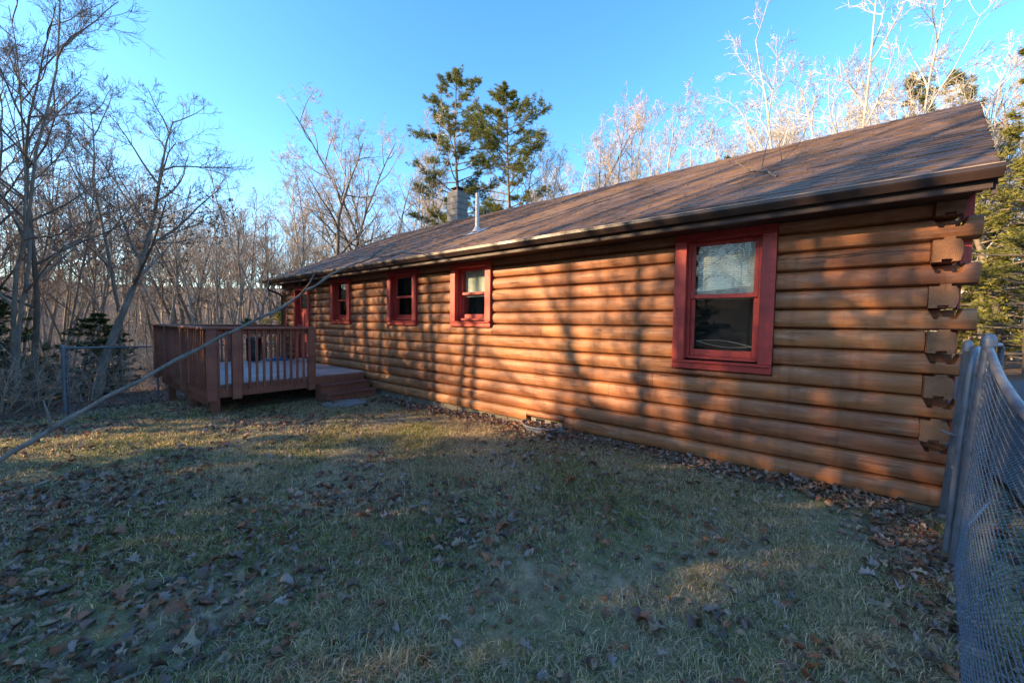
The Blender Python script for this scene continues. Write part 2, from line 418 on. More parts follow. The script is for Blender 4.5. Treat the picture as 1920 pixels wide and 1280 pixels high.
for i in range(15):
    z0 = i*LH; zt = z0+LH
    end = .93 if i < 2 else XR
    cuts = [(XL, end)]
    holes = [(a, b) for a, b, zb, _ in WINS if zt > zb+.04 and z0 < WTOP]
    if zt > .40: holes.append(DOOR)
    for a, b in holes:
        nc = []
        for u, w in cuts:
            if b <= u or a >= w: nc.append((u, w)); continue
            if a-.004 > u: nc.append((u, a-.004))
            if b+.004 < w: nc.append((b+.004, w))
        cuts = nc
    for jx in JOINT.get(i, []):
        nc = []
        for u, w in cuts:
            if u+.3 < jx < w-.3: nc += [(u, jx-.0025), (jx+.0025, w)]
            else: nc.append((u, w))
        cuts = nc
    for u, w in cuts:
        if i == 0 and u < -3.2 < w:                       # notch above the window well
            log_piece(u, -3.56, z0); log_piece(-3.556, -2.88, z0+.085, LH-.085); log_piece(-2.876, w, z0)
        else:
            ev = i >= 2 and i % 2 == 0
            log_piece(u, w, z0, LH, 1 if ev and w > XR-.01 else (-1 if ev and u < XL+.01 else 0))
    for a, b, zb, _ in WINS:
        if z0+.02 < zb < zt-.04: log_piece(a-.003, b+.003, z0, zb-z0)
# logs under the big and small windows where the sill sits between two courses are covered by the casing
# corner: even courses run past the corner, odd courses show the end of the cross logs
def corner(xc, sgn, shift):
    for i in range(2, 15):
        z0 = i*LH
        X = lambda d: xc+sgn*d
        if i % 2 == 0:
            m = MB(); m.box(min(X(.0), X(.185)), max(X(.0), X(.185)), .152, 8.0, z0+.01, z0+LH-.01); m.build('cross_log', 'log_wood_across', house)
        else:
            e = rng.uniform(-.006, .006)
            poly = [(0, 0), (.052, 0), (.052, .022), (.115, .022), (.115, 0), (.155, 0), (.166, .04), (.170, .095), (.166, .15), (.152, .178), (.125, .182), (.125, .20), (.062, .20), (.062, .182), (0, .182)]
            m = MB(); m.prism([(X(a+e+.004), z0+.002+b) for a, b in poly], 'y', -.035+rng.uniform(-.02, .015), .010); m.build('log_end', 'log_end_grain', house)
            m = MB(); m.box(min(X(.006), X(.165)), max(X(.006), X(.165)), .0105, 8.0, z0+.004, z0+LH-.012); m.build('cross_log', 'log_wood_across', house)
            wdt = .26 if i > 10 else .215
            m = MB(); m.box(min(X(.20), X(wdt)), max(X(.20), X(wdt)), .16, .30, z0-.006, z0+LH+.006); m.build('corner_spline', 'red_trim', house)
corner(XR, 1, 0); corner(XL-.004, -1, 0)
for i in (0, 1):
    m = MB(); m.box(.70, .90, .145, 8, i*LH+.004, i*LH+LH-.004); m.build('cross_log', 'log_wood_across', house)
    m = MB(); m.box(XL-.2, XL-.004, .145, 8, i*LH+.004, i*LH+LH-.004); m.build('cross_log', 'log_wood_across', house)
m = MB(); m.box(XL, XR, 7.85, 8, 0, 15*LH); m.build('back_wall', 'log_wood', house)
for xx in (XL-.1, XR+.09):
    m = MB(); m.prism([(-.0, 15*LH), (8.0, 15*LH), (4, 4.72)], 'x', xx-.04, xx+.04); m.build('gable_boarding', 'log_wood_across', house)
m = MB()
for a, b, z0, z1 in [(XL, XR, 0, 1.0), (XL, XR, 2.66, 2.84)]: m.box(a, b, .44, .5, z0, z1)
m.box(XL, XR, .46, .5, 1.0, 2.66); m.build('dark_backing', 'interior', house)  # dark sheet close behind the windows, blocks light and stands for unlit rooms
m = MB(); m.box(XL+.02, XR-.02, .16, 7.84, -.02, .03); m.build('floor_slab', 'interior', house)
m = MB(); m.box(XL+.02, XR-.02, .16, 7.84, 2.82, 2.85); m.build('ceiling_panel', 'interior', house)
# foundation blocks
fb = None
x = XL
while x < .88:
    w = min(.40, .9-x)
    m = MB(); m.box(x+.004, x+w-.004, .075, .26, -.75, -.008, .006)
    if w > .1: m.build('foundation_block', 'concrete', house)
    x += w
m = MB(); m.box(-3.5, -2.93, .055, .073, -.35, .075); m.build('basement_window_frame', 'concrete', house)
m = MB(); m.box(-3.40, -3.25, .045, .054, -.30, .07).box(-3.13, -3.03, .045, .054, -.30, .07); m.build('basement_pane', 'dark_glass', house)

def window(a, b, zb, kind):
    cw = .128; y0, y1 = -.038, .058
    m = MB(); m.box(a+cw, a+cw+.03, .0585, .30, zb+.12, WTOP-.10).box(b-cw-.03, b-cw, .0585, .30, zb+.12, WTOP-.10).box(a+cw+.031, b-cw-.031, .0585, .30, zb+.115, zb+.145).box(a+cw+.031, b-cw-.031, .0585, .30, WTOP-.13, WTOP-.10)
    w = m.build('window', 'red_trim', house)
    for u, v_ in ((a, a+cw), (b-cw, b)):
        m = MB(); m.box(u, v_, y0, y1, zb+.096, WTOP-.121, .004); m.build('casing', 'red_trim', w)
    m = MB(); m.box(a, b, y0+.002, y1, WTOP-.12, WTOP, .004); m.build('casing', 'red_trim', w)
    m = MB(); m.box(a, b, y0+.004, y1, zb, zb+.072, .004); m.build('apron', 'red_trim', w)
    m = MB(); m.box(a+.004, b-.004, y0-.022, .10, zb+.073, zb+.095, .004); m.build('sill', 'red_trim', w)
    xa, xb = a+cw+.031, b-cw-.031; z0, z1 = zb+.146, WTOP-.131; zm = 1.872 if zb < 1.2 else zb+.146+(z1-z0)*.50
    def sash(za, zt, y, bt, tp):
        m = MB(); m.box(xa, xa+.042, y, y+.032, za, zt, .003).box(xb-.042, xb, y, y+.032, za, zt, .003)
        m.box(xa+.043, xb-.043, y+.001, y+.031, za, za+bt, .003).box(xa+.043, xb-.043, y+.001, y+.031, zt-tp, zt, .003)
        m.build('sash', 'red_trim', w)
        m = MB(); m.box(xa+.035, xb-.035, y+.012, y+.017, za+bt-.006, zt-tp+.006); m.build('pane', 'window_glass', w)
    sash(zm-.02, z1, .075, .045, .04); sash(z0, zm+.018, .112, .075, .038)
    if kind == 'blind':
        m = MB(); z = z1-.03; zend = zm-.0 if zb < 1.2 else zm-.02
        while z > zend:
            m.quad((xa+.05, .155, z), (xb-.03, .155, z), (xb-.03, .166, z+.018), (xa+.05, .166, z+.018)); z -= .021
        m.box(xa+.05, xb-.03, .150, .172, zend-.03, zend-.012); m.box(xa+.05, xb-.03, .15, .18, z1-.02, z1+.01)
        m.build('blind', 'slat', w)
    else:
        m = MB(); n = 26
        for j in range(n):
            u = xa+(xb-xa)*j/(n-1); m.v += [(u, .165+.012*math.sin(j*1.5), zm+.01), (u, .165+.012*math.sin(j*1.5), z1+.01)]
        for j in range(n-1): m.f.append((2*j, 2*j+2, 2*j+3, 2*j+1))
        m.build('curtain', 'curtain', w, fix=False)
    if zb < 1.2:
        m = MB()
        for sgn in (1, -1):
            m.tube([(xa+.05+(xb-xa-.1)*q/14, .19, z0+.17-.03*q/14*1.6+sgn*.035*math.sin(math.pi*q/14)) for q in range(15)], .0022, 4)
        m.build('cord', 'slat', w)
    return w
for a, b, zb, kd in WINS: window(a, b, zb, kd)
# door
a, b = DOOR; zb = .40; zt = 2.50
m = MB(); m.box(a+.10, b-.10, .085, .13, zb+.03, 2.40, .004); d = m.build('door', 'red_trim', house)
m = MB()
for u, v_, q0, q1 in ((a+.2, b-.2, .55, 1.0), (a+.2, (a+b)/2-.04, 1.12, 1.75), ((a+b)/2+.04, b-.2, 1.12, 1.75)): m.box(u, v_, .072, .084, q0, q1, .006)
m.build('door_panel', 'red_trim', d)
m = MB(); m.box(a+.24, b-.24, .07, .084, 1.88, 2.28, .004); m.build('door_pane', 'dark_glass', d)
m = MB(); m.tube([(a+.19, .085, 1.38), (a+.19, .045, 1.38), (a+.19, .02, 1.38)], [.012, .02, .026], 10); m.build('door_knob', 'white_metal', d)
for u, v_ in ((a, a+.098), (b-.098, b)):
    m = MB(); m.box(u, v_, -.036, .14, zb, zt-.101, .004); m.build('door_casing', 'red_trim', d)
m = MB(); m.box(a, b, -.034, .14, zt-.10, zt+.02, .004); m.build('door_casing', 'red_trim', d)
m = MB(); m.box(a+.1, b-.1, -.06, .14, zb-.01, zb+.028, .004); m.build('threshold', 'white_metal', d)
# log filler above door
# ------- roof
RP = .485; EY, EZ = -.42, 2.72; RY = 4.0; RZ = EZ+RP*(RY-EY)
def xr_at(y): return .93+.715*(y-EY)/(RY-EY)
XLE = -13.05
nrm = Vector((0, -RP, 1)).normalized()
m = MB()
A = [(XLE+.02, EY, EZ-.03), (xr_at(EY)-.02, EY, EZ-.03), (xr_at(RY)-.02, RY, RZ-.03), (XLE+.02, RY, RZ-.03)]
m.v += A+[(p[0], p[1], p[2]-.13) for p in A]; m.f += [(0, 1, 2, 3), (7, 6, 5, 4), (0, 4, 5, 1), (1, 5, 6, 2), (2, 6, 7, 3), (3, 7, 4, 0)]
roof = m.build('roof', 'eave_wood', house)
BY = 8-EY
A = [(XLE+.02, RY, RZ-.03), (xr_at(RY)-.02, RY, RZ-.03), (xr_at(EY)-.02, BY, EZ-.03), (XLE+.02, BY, EZ-.03)]
m = MB(); m.v += A+[(p[0], p[1], p[2]-.13) for p in A]; m.f += [(0, 1, 2, 3), (7, 6, 5, 4), (0, 4, 5, 1), (1, 5, 6, 2), (2, 6, 7, 3), (3, 7, 4, 0)]
m.build('roof_deck', 'shingle', roof)
NC = 36
sl_ = Vector((0, 1, RP)).normalized(); SL = (RY-EY)*math.sqrt(1+RP*RP)
for c in range(NC):
    s0 = SL*c/NC-.012; s1 = SL*(c+1)/NC+.03
    m = MB(); yb = EY+s0*sl_.y; x = XLE-rng.uniform(0, .2); xe = xr_at(yb+.06)
    base = Vector((0, EY, EZ))
    while x < xe:
        w = rng.uniform(.16, .42); x2 = min(x+w, xe); xx = max(x, XLE); 
        if x2 > xx+.01:
            th = rng.choice((.010, .014, .019)); j0 = s0+rng.uniform(-.004, .004)
            p0 = base+sl_*j0; p1 = base+sl_*s1
            a0 = p0+nrm*(th-.004); a1 = p1+nrm*.001; f0 = p0-nrm*.004
            n0 = len(m.v)
            g2 = .002
            m.v += [(xx, a0.y, a0.z), (x2-g2, a0.y, a0.z), (x2-g2, a1.y, a1.z), (xx, a1.y, a1.z), (xx, f0.y, f0.z), (x2-g2, f0.y, f0.z)]
            m.f += [(n0, n0+1, n0+2, n0+3), (n0+4, n0+5, n0+1, n0), (n0+4, n0, n0+3), (n0+5, n0+2, n0+1)]
        x = x2 if x2 > x else x+.1
    m.build('shingle_course', 'shingle', roof, fix=False)
m = MB(); x = XLE
while x < xr_at(RY)-.02:                              # ridge cap shingles
    x2 = min(x+.16, xr_at(RY)); q = rng.uniform(.012, .018)
    n0 = len(m.v); m.v += [(x, RY-.13, RZ-.13*RP+q), (x2, RY-.13, RZ-.13*RP+q-.006), (x, RY, RZ+q+.006), (x2, RY, RZ+q), (x, RY+.13, RZ-.13*RP+q), (x2, RY+.13, RZ-.13*RP+q-.006)]
    m.f += [(n0, n0+1, n0+3, n0+2), (n0+2, n0+3, n0+5, n0+4)]; x = x2
m.build('ridge_cap', 'shingle', roof, fix=False)
# rake boards, fascia, soffit, gutter
def board(p, q, h, t, name, mat, par):
    p, q = Vector(p), Vector(q); d = (q-p).normalized(); side = Vector((0, 0, 1)).cross(d).normalized(); m = MB()
    for e in (p, q):
        for a_, b_ in ((0, 0), (1, 0), (1, 1), (0, 1)):
            v = e+side*(t*(a_-.5))-Vector((0, 0, h*b_)); m.v.append(tuple(v))
    m.f += [(0, 1, 2, 3), (7, 6, 5, 4), (0, 4, 5, 1), (1, 5, 6, 2), (2, 6, 7, 3), (3, 7, 4, 0)]
    return m.build(name, mat, par)
for xa_, xb_ in ((xr_at(EY)-.005, xr_at(RY)-.005), (XLE+.005, XLE+.005)):
    board((xa_, EY+.03, EZ-.02), (xb_, RY, RZ-.02), .18, .028, 'rake_board', 'eave_wood', house)
    board((xb_, RY, RZ-.02), (xa_, BY-.03, EZ-.02), .18, .028, 'rake_board', 'eave_wood', house)
m = MB(); m.box(XLE+.03, xr_at(EY)-.03, EY+.005, EY+.035, EZ-.165, EZ-.012); m.build('fascia', 'eave_wood', house)
m = MB(); m.box(XLE+.04, xr_at(EY)-.06, EY+.036, .135, EZ-.135, EZ-.115); m.build('soffit', 'eave_wood', house)
m = MB(); m.box(XLE+.2, .86, -.03, .056, 2.655, EZ-.137); m.build('frieze_board', 'eave_wood', house)
gy = EY-.006
gp = [(gy, EZ-.020), (gy, EZ-.105), (gy-.055, EZ-.105), (gy-.082, EZ-.060), (gy-.088, EZ-.045), (gy-.088, EZ-.020), (gy-.080, EZ-.020), (gy-.080, EZ-.043), (gy-.052, EZ-.097), (gy-.006, EZ-.097), (gy-.006, EZ-.020)]
m = MB(); m.prism(gp, 'x', XLE-.03, xr_at(EY)+.012)
for xe in (XLE-.034, xr_at(EY)+.0125): m.prism(gp[:6], 'x', xe, xe+.003)
gut = m.build('gutter', 'gutter_brown', house)
m = MB(); m.box(XLE-.03, xr_at(EY)+.01, gy-.094, gy-.077, EZ-.0195, EZ-.012); m.build('gutter_lip', 'gutter_lip', gut)
m = MB(); m.tube([(-12.86, gy-.045, EZ-.10), (-12.86, gy-.045, EZ-.22), (-12.86, gy+.02, EZ-.30), (-12.86, -.13, EZ-.40), (-12.86, -.06, EZ-.46), (-12.86, -.055, 1.2), (-12.86, -.055, -.2)], .033, 8)
m.build('downspout', 'gutter_brown', gut)
m = MB(); m.tube([(-12.5, -.02, 2.42), (-12.5, -.10, 2.44), (-12.5, -.15, 2.40)], [.03, .03, .05], 10); m.tube([(-12.42, -.02, 2.42), (-12.40, -.10, 2.44), (-12.38, -.16, 2.38)], [.03, .03, .05], 10)
m.build('porch_light', 'white_metal', house)
# roof vent pipe
m = MB(); vz = EZ+RP*(1-EY); m.tube([(-5.64, 1, vz-.05), (-5.64, 1, vz+.78)], .042, 14); vp = m.build('vent_pipe', 'white_metal', house); auto_smooth(vp)
m = MB(); zz = lambda y, q: EZ+RP*(y-EY)+q
m.v += [(-5.83, .78, zz(.78, .016)), (-5.45, .78, zz(.78, .016)), (-5.45, 1.18, zz(1.18, .016)), (-5.83, 1.18, zz(1.18, .016))]; m.f.append((0, 1, 2, 3))
m.lathe([(.11, -.02), (.075, .05), (.053, .09)], (-5.64, 1, vz+.01), 14); m.build('vent_flashing', 'white_metal', vp)
# chimney of concrete blocks
ch = MB(); ch.box(-10.02, -9.50, 4.02, 4.50, 3.6, 4.7); chim = ch.build('chimney', 'chimney_block', house)
z = 4.705
for k in range(6):
    for (u0, u1) in ((-10.02, -9.763), (-9.757, -9.50)) if k % 2 else ((-10.02, -9.50),):
        m = MB(); m.box(u0, u1, 4.02, 4.50, z, z+.19, .008); m.build('chimney_block', 'chimney_block', chim)
    z += .197
m = MB(); m.box(-9.93, -9.59, 4.10, 4.42, z, z+.06, .01).box(-9.90, -9.86, 4.13, 4.17, z+.06, z+.13).box(-9.66, -9.62, 4.13, 4.17, z+.06, z+.13).box(-9.90, -9.86, 4.35, 4.39, z+.06, z+.13).box(-9.66, -9.62, 4.35, 4.39, z+.06, z+.13).box(-9.95, -9.57, 4.08, 4.44, z+.13, z+.155)
m.build('chimney_cap', 'dark_metal', chim)

# window well
def wellpt(an, r=1): return (-3.215+.36*math.cos(an)*r, .03-.34*math.sin(an)*r)
m = MB(); n = 40
for j in range(n+1):
    an = math.pi*j/n
    for z in np.arange(-.35, .0251, .025):
        rr = 1+.02*math.sin(z*2*math.pi/.07); x, y = wellpt(an, rr); m.v.append((x, y, z))
rows = len(np.arange(-.35, .0251, .025))
for j in range(n):
    for i in range(rows-1): m.f.append((j*rows+i, (j+1)*rows+i, (j+1)*rows+i+1, j*rows+i+1))
ww = empty('window_well', (-3.2, -.1, -.1), 'half-round galvanized window well full of leaves against the cabin foundation', 'window well')
m.build('well_wall', 'galvanized', ww, smooth=True)
m = MB(); m.tube([(*wellpt(math.pi*j/n, 1.0), .03) for j in range(n+1)], .013, 8); m.build('well_rim', 'galvanized', ww, smooth=True)

# ------------------------------------------------------------------ deck
deck = empty('deck', (-10.4, -1.5, -.2), 'raised wooden deck with brown baluster railing and two steps beside the cabin', 'deck')
DX0, DX1, DY0, DTOP = -12.55, -8.2, -2.95, .385
bx0 = DX0+.02; proto = None
nb = int((DX1-DX0-.04)/.143)
for k in range(nb):
    x0 = DX0+.02+k*.143
    m = MB(); m.box(x0+.003, x0+.140, DY0+.02, -.065, DTOP-.028, DTOP+rng.uniform(-.001, .001), .003); m.build('deck_board', 'deck_board_stain', deck)
m = MB(); m.box(DX1-.04, DX1, DY0+.042, -.07, DTOP-.235, DTOP-.030); m.build('rim_joist', 'deck_stain', deck)
m = MB(); m.box(DX0, DX0+.04, DY0+.042, -.07, DTOP-.235, DTOP-.030); m.build('rim_joist', 'deck_stain', deck)
m = MB(); m.box(DX0, DX1, DY0, DY0+.04, DTOP-.235, DTOP-.030); m.build('rim_joist', 'deck_stain', deck)
for k in range(9):
    x0 = DX0+.45+k*.45
    m = MB(); m.box(x0, x0+.04, DY0+.042, -.07, DTOP-.22, DTOP-.031); m.build('joist', 'deck_stain', deck)
m = MB(); m.box(DX0+.1, DX1-.3, DY0+.05, DY0+.13, DTOP-.40, DTOP-.222); m.build('beam', 'deck_stain', deck)
for px_, py_ in ((-8.30, DY0+.11), (-9.80, DY0+.11), (-11.75, DY0+.11), (-8.30, -.9), (-10.2, -.5), (-12.3, -.5)):
    m = MB(); m.box(px_-.07, px_+.07, py_-.062, py_+.062, gz1(px_, py_)-.12, DTOP-.403 if py_ < -2 and px_ < -8.5 else DTOP-.237, .004); m.build('support_post', 'deck_stain', deck)
RT = 1.40
# railing posts
for px_, py_ in ((DX1+.001, DY0+.04), (DX1+.001, DY0+.40), (DX1+.001, -1.25)):
    m = MB(); m.box(px_, px_+.088, py_-.07, py_+.07, DTOP-.27, RT-.042, .004); m.build('railing_post', 'deck_stain', deck)
for px_ in (-9.75, -11.2, -12.45):
    m = MB(); m.box(px_-.07, px_+.07, DY0-.089, DY0-.001, DTOP-.27, RT-.042, .004); m.build('railing_post', 'deck_stain', deck)
for py_ in (-1.5, -.12):
    m = MB(); m.box(DX0-.089, DX0-.001, py_-.07, py_+.07, DTOP-.27, RT-.042, .004); m.build('railing_post', 'deck_stain', deck)
# balusters
bl = MB(); bl.box(-.019, .019, -.019, .019, 0, RT-.045-(DTOP-.10), .003)
bme = bl.mesh('baluster', 'deck_stain'); bz = DTOP-.10
def baluster(x, y):
    o = bpy.data.objects.new('baluster', bme); col.objects.link(o); o.parent = deck; o.location = Vector((x, y, bz))-ROOTLOC[deck.name]
y = DY0+.14
while y < -1.36:
    if abs(y-(DY0+.40)) > .09: baluster(DX1+.021, y)
    y += .118
x = DX1-.12
while x > DX0+.02:
    if min(abs(x-q) for q in (-9.75, -11.2, -12.45)) > .09: baluster(x, DY0-.021)
    x -= .118
y = DY0+.1
while y < -.2:
    if abs(y+1.5) > .09: baluster(DX0-.021, y)
    y += .118
# rails and caps
m = MB(); m.box(DX1-.018, DX1+.0005, DY0+.02, -1.2, RT-.14, RT-.043); m.build('top_rail', 'deck_stain', deck)
m = MB(); m.box(DX0, DX1-.02, DY0-.0005, DY0+.018, RT-.14, RT-.043); m.build('top_rail', 'deck_stain', deck)
m = MB(); m.box(DX0-.0005, DX0+.018, DY0+.02, -.08, RT-.14, RT-.043); m.build('top_rail', 'deck_stain', deck)
m = MB(); m.box(DX1-.04, DX1+.105, DY0-.10, -1.17, RT-.041, RT, .005); m.build('rail_cap', 'deck_stain', deck)
m = MB(); m.box(DX0-.105, DX1-.042, DY0-.10, DY0+.042, RT-.0415, RT-.001, .005); m.build('rail_cap', 'deck_stain', deck)
m = MB(); m.box(DX0-.105, DX0+.04, DY0+.044, -.06, RT-.0412, RT-.0008, .005); m.build('rail_cap', 'deck_stain', deck)
# steps
for k, (x0, zt_) in enumerate(((DX1+.002, .215), (DX1+.27, .06))):
    m = MB(); m.box(x0+.002, x0+.30, -1.16, -.07, zt_-.035, zt_, .004); m.build('tread', 'deck_stain', deck)
    m = MB(); m.box(x0+.245, x0+.265, -1.12, -.08, zt_-.19, zt_-.036); m.build('riser', 'deck_stain', deck)
m = MB(); m.prism([(DX1+.002, -.2), (DX1+.52, -.2), (DX1+.52, .02), (DX1+.266, .02), (DX1+.262, .178), (DX1+.002, .178)], 'y', -1.155, -1.121); m.build('stringer', 'deck_stain', deck)
m = MB(); m.box(DX1-.001, DX1+.019, -1.15, -.07, .19, DTOP-.031); m.build('riser', 'deck_stain', deck)

def thing_mesh(m, name, mat, label, cat, group=None, smooth=False, kind=None):
    c = Vector((sum(p[0] for p in m.v)/len(m.v), sum(p[1] for p in m.v)/len(m.v), min(p[2] for p in m.v)))
    me = m.mesh(name, mat, c, smooth); o = bpy.data.objects.new(name, me); col.objects.link(o); o.location = c
    return tag(o, label, cat, group, kind)
m = MB(); zg = gz1(-7.35, -.95)
m.prism([(-7.6, -1.32), (-7.15, -1.38), (-7.02, -.95), (-7.1, -.62), (-7.5, -.58), (-7.68, -.9)], 'z', zg-.03, zg+.035); thing_mesh(m, 'paving_stone', 'stone', 'flat grey paving stone at the foot of the deck steps', 'stone')
# things on the deck
m = MB(); m.box(-12.45, -11.95, -.75, -.25, DTOP+.002, DTOP+.05, .015).box(-12.35, -12.05, -.65, -.35, DTOP+.05, DTOP+.075, .01); thing_mesh(m, 'boot_tray', 'blue_plastic', 'blue plastic tray lying on the deck by the door', 'tray')
bn = empty('trash_barrel', (-12.32, -1.0, DTOP+.002), 'dark metal barrel standing on the deck beside the blue tray', 'barrel')
m = MB(); m.lathe([(0, .0), (.15, .0), (.16, .02), (.17, .2), (.175, .22), (.17, .24), (.18, .58), (.185, .60), (.165, .60), (.16, .5), (0, .5)], (-12.32, -1.0, DTOP+.003), 18); m.build('barrel_body', 'dark_metal', bn, smooth=True)
m = MB(); m.lathe([(.19, .602), (.19, .63), (.10, .67), (0, .68)], (-12.32, -1.0, DTOP+.003), 18); m.build('barrel_lid', 'dark_metal', bn, smooth=True)
br = empty('broom', (-12.38, -.12, DTOP), 'red-handled broom leaning against the cabin corner by the door', 'broom')
m = MB(); m.tube([(-12.36, -.20, DTOP+.14), (-12.50, -.045, 2.0)], .014, 8); m.build('handle', 'red_trim', br)
m = MB(); m.prism([(-12.5, DTOP+.003), (-12.2, DTOP+.003), (-12.28, DTOP+.17), (-12.43, DTOP+.17)], 'y', -.235, -.18); m.build('bristles', 'dead_wood', br)

# ------------------------------------------------------------------ fences
def lerp(a, b, t): return a+(b-a)*t
rf = empty('chain_link_fence', (.74, -1.0, -.1), 'grey chain link fence with bent top rail starting at the cabin corner', 'fence')
pb = [(.735, -1.0, -.45), (.735, -1.0, -.08), (.818, -1.0, 1.46)]
m = MB(); m.tube(pb, .029, 16); auto_smooth(m.build('post', 'galvanized', rf))
def cap(x, y, z, r, par):
    m = MB(); m.lathe([(r, -.03), (r*1.12, -.03), (r*1.12, .004), (r*1.02, .022), (r*.7, .045), (.001, .055)], (x, y, z), 16); auto_smooth(m.build('post_cap', 'galvanized', par))
cap(.818, -1.0, 1.46, .0335, rf)
RAIL = [(.82, -.99, 1.425), (.79, -1.2, 1.385), (.746, -1.487, 1.326), (.708, -1.75, 1.282), (.673, -2.0, 1.252), (.628, -2.26, 1.241), (.585, -2.523, 1.237), (.54, -2.8, 1.238), (.495, -3.111, 1.243), (.40, -3.7, 1.25), (.3, -4.4, 1.25)]
GL = [(.735, -1.02), (.66, -1.45), (.60, -1.85), (.554, -2.142), (.50, -2.5), (.45, -2.85), (.40, -3.3), (.34, -3.8), (.28, -4.4)]
m = MB(); m.tube(RAIL, .0185, 12); auto_smooth(m.build('top_rail', 'galvanized', rf))
for q in (2, 4, 6):
    p = Vector(RAIL[q]); d = (Vector(RAIL[q+1])-Vector(RAIL[q-1])).normalized()*.014
    m = MB(); m.tube([p-d, p+d], .0212, 12); auto_smooth(m.build('rail_sleeve', 'galvanized', rf))
for zz_ in (1.25, .75, .25):
    xx = lerp(.735, .818, (zz_+.08)/1.54)
    m = MB(); m.lathe([(.030, -.012), (.033, -.012), (.033, .012), (.030, .012)], (xx, -1.0, zz_), 16); m.box(xx-.008, xx+.008, -1.075, -1.035, zz_-.01, zz_+.01); m.build('tension_band', 'galvanized', rf)
m = MB(); m.tube([(.735, -1.055, -.02), (.812, -1.055, 1.38)], .006, 6); m.build('tension_bar', 'galvanized', rf)
m = MB(); m.box(.20, .36, -4.47, -4.40, -.4, 1.28); 
def poly_at(P, u):
    L = [0]
    for a_, b_ in zip(P[:-1], P[1:]): L.append(L[-1]+(Vector(b_)-Vector(a_)).length)
    s = u*L[-1]
    for k in range(len(P)-1):
        if s <= L[k+1] or k == len(P)-2:
            return Vector(P[k]).lerp(Vector(P[k+1]), (s-L[k])/(L[k+1]-L[k]))
GL3 = [(x, y, gz1(x, y)+.01) for x, y in GL]
RL3 = [(x, y, z-.012) for x, y, z in RAIL]
CELL = .036; LEN = 3.45; NW = int(LEN/CELL)
def sstep(t): return t*t*(3-2*t)
def surf(s, t):
    u = min(max(s/LEN, 0), 1); a_ = poly_at(GL3, u); b_ = poly_at(RL3, u); p = a_.lerp(b_, t)
    return p
for j in range(NW):
    s = (j+.5)*CELL+.03; NZ = 64; pts = []
    for k in range(NZ+1):
        t_ = k/NZ; sg = 1 if k % 2 else -1
        p = surf(s+sg*CELL*.5, t_); p.x += .004*(1 if (k//1) % 2 else -1); pts.append(p)
    m = MB(); m.tube(pts, .0017, 4, False); m.build('chain_link_wire', 'wire_metal', rf, fix=False)
ep = MB(); ep.tube([(.31, -4.42, -.4), (.31, -4.42, 1.32)], .028, 14); auto_smooth(ep.build('post', 'galvanized', rf)); cap(.31, -4.42, 1.315, .029, rf)

gt = empty('chain_link_gate', (.76, -.6, -.05), 'narrow chain link gate with rounded pipe frame standing open behind the fence post', 'gate')
m = MB(); m.tube([(.86, .2, -.45), (.86, .05, -.05), (.835, -.35, .9), (.83, -.5, 1.40)], .0255, 14); auto_smooth(m.build('post', 'galvanized', gt)); cap(.83, -.5, 1.405, .027, gt)
fr_ = [(.704, -.975, .05), (.735, -.955, .7), (.765, -.94, 1.25), (.775, -.925, 1.335), (.79, -.87, 1.385), (.815, -.78, 1.40), (1.0, -.1, 1.41), (1.15, .25, 1.41), (1.17, .31, 1.38), (1.175, .33, 1.3), (1.16, .33, .05)]
m = MB(); m.tube(fr_+[fr_[0]], .019, 12); auto_smooth(m.build('gate_frame', 'galvanized', gt))
for p in ((.728, -.958, .62), (.75, -.948, 1.0), (.717, -.966, .3)):
    m = MB(); m.lathe([(.0195, -.014), (.024, -.014), (.024, .014), (.0195, .014)], p, 12); m.build('hinge_band', 'galvanized', gt)
m = MB(); m.tube([(.76, -.93, .80), (.77, -.86, .815), (.775, -.80, .80), (.74, -.72, .79), (.70, -.66, .80)], .009, 8); m.build('fork_latch', 'galvanized', gt)
for j in range(11):
    u = (j+.5)/11; a_ = Vector(fr_[0]).lerp(Vector(fr_[-1]), u); b_ = Vector((.79, -.93, 1.38)).lerp(Vector((1.17, .31, 1.38)), u); pts = []
    dv = (Vector(fr_[-1])-Vector(fr_[0])).normalized()*.058
    for k in range(41):
        pts.append(a_.lerp(b_, k/40)+dv*(1 if k % 2 else -1))
    m = MB(); m.tube(pts, .002, 3, False); m.build('chain_link_wire', 'wire_metal', gt, fix=False)

lf = empty('chain_link_fence', (-12, -4.46, gz1(-12, -4.46)), 'low chain link fence with thin top rail running along the woods behind the deck', 'fence')
FP = [(-12, -4.46), (-13.0, -2.9), (-13.9, -.5), (-14.6, 2.2), (-15.2, 5)]
FT = [.905, .83, .77, .72, .68]
for k, ((x, y), zt_) in enumerate(zip(FP, FT)):
    r_ = .036 if k == 0 else .02
    m = MB(); m.tube([(x, y, gz1(x, y)-.3), (x, y, zt_+.02)], r_, 12); auto_smooth(m.build('post', 'galvanized', lf)); cap(x, y, zt_+.015, r_+.001, lf)
m = MB(); m.tube([(x, y, z) for (x, y), z in zip(FP, FT)], .019, 8); auto_smooth(m.build('top_rail', 'galvanized', lf))
m = MB(); m.tube([(-11.965, -4.40, gz1(-12, -4.46)), (-11.965, -4.40, .85)], .008, 6); m.build('tension_bar', 'galvanized', lf)
m = MB()
for k in range(4):
    (x0, y0), (x1, y1) = FP[k], FP[k+1]; L = math.hypot(x1-x0, y1-y0); n = int(L/.06)
    for j in range(n):
        u = (j+.5)/n; pts = []
        for q in range(37):
            uu = u+(.5/n)*(1 if q % 2 else -1); x = lerp(x0, x1, uu); y = lerp(y0, y1, uu)
            pts.append((x, y, lerp(gz1(x, y)+.02, lerp(FT[k], FT[k+1], uu)-.01, q/36)))
        m.tube(pts, .0018, 3, False)
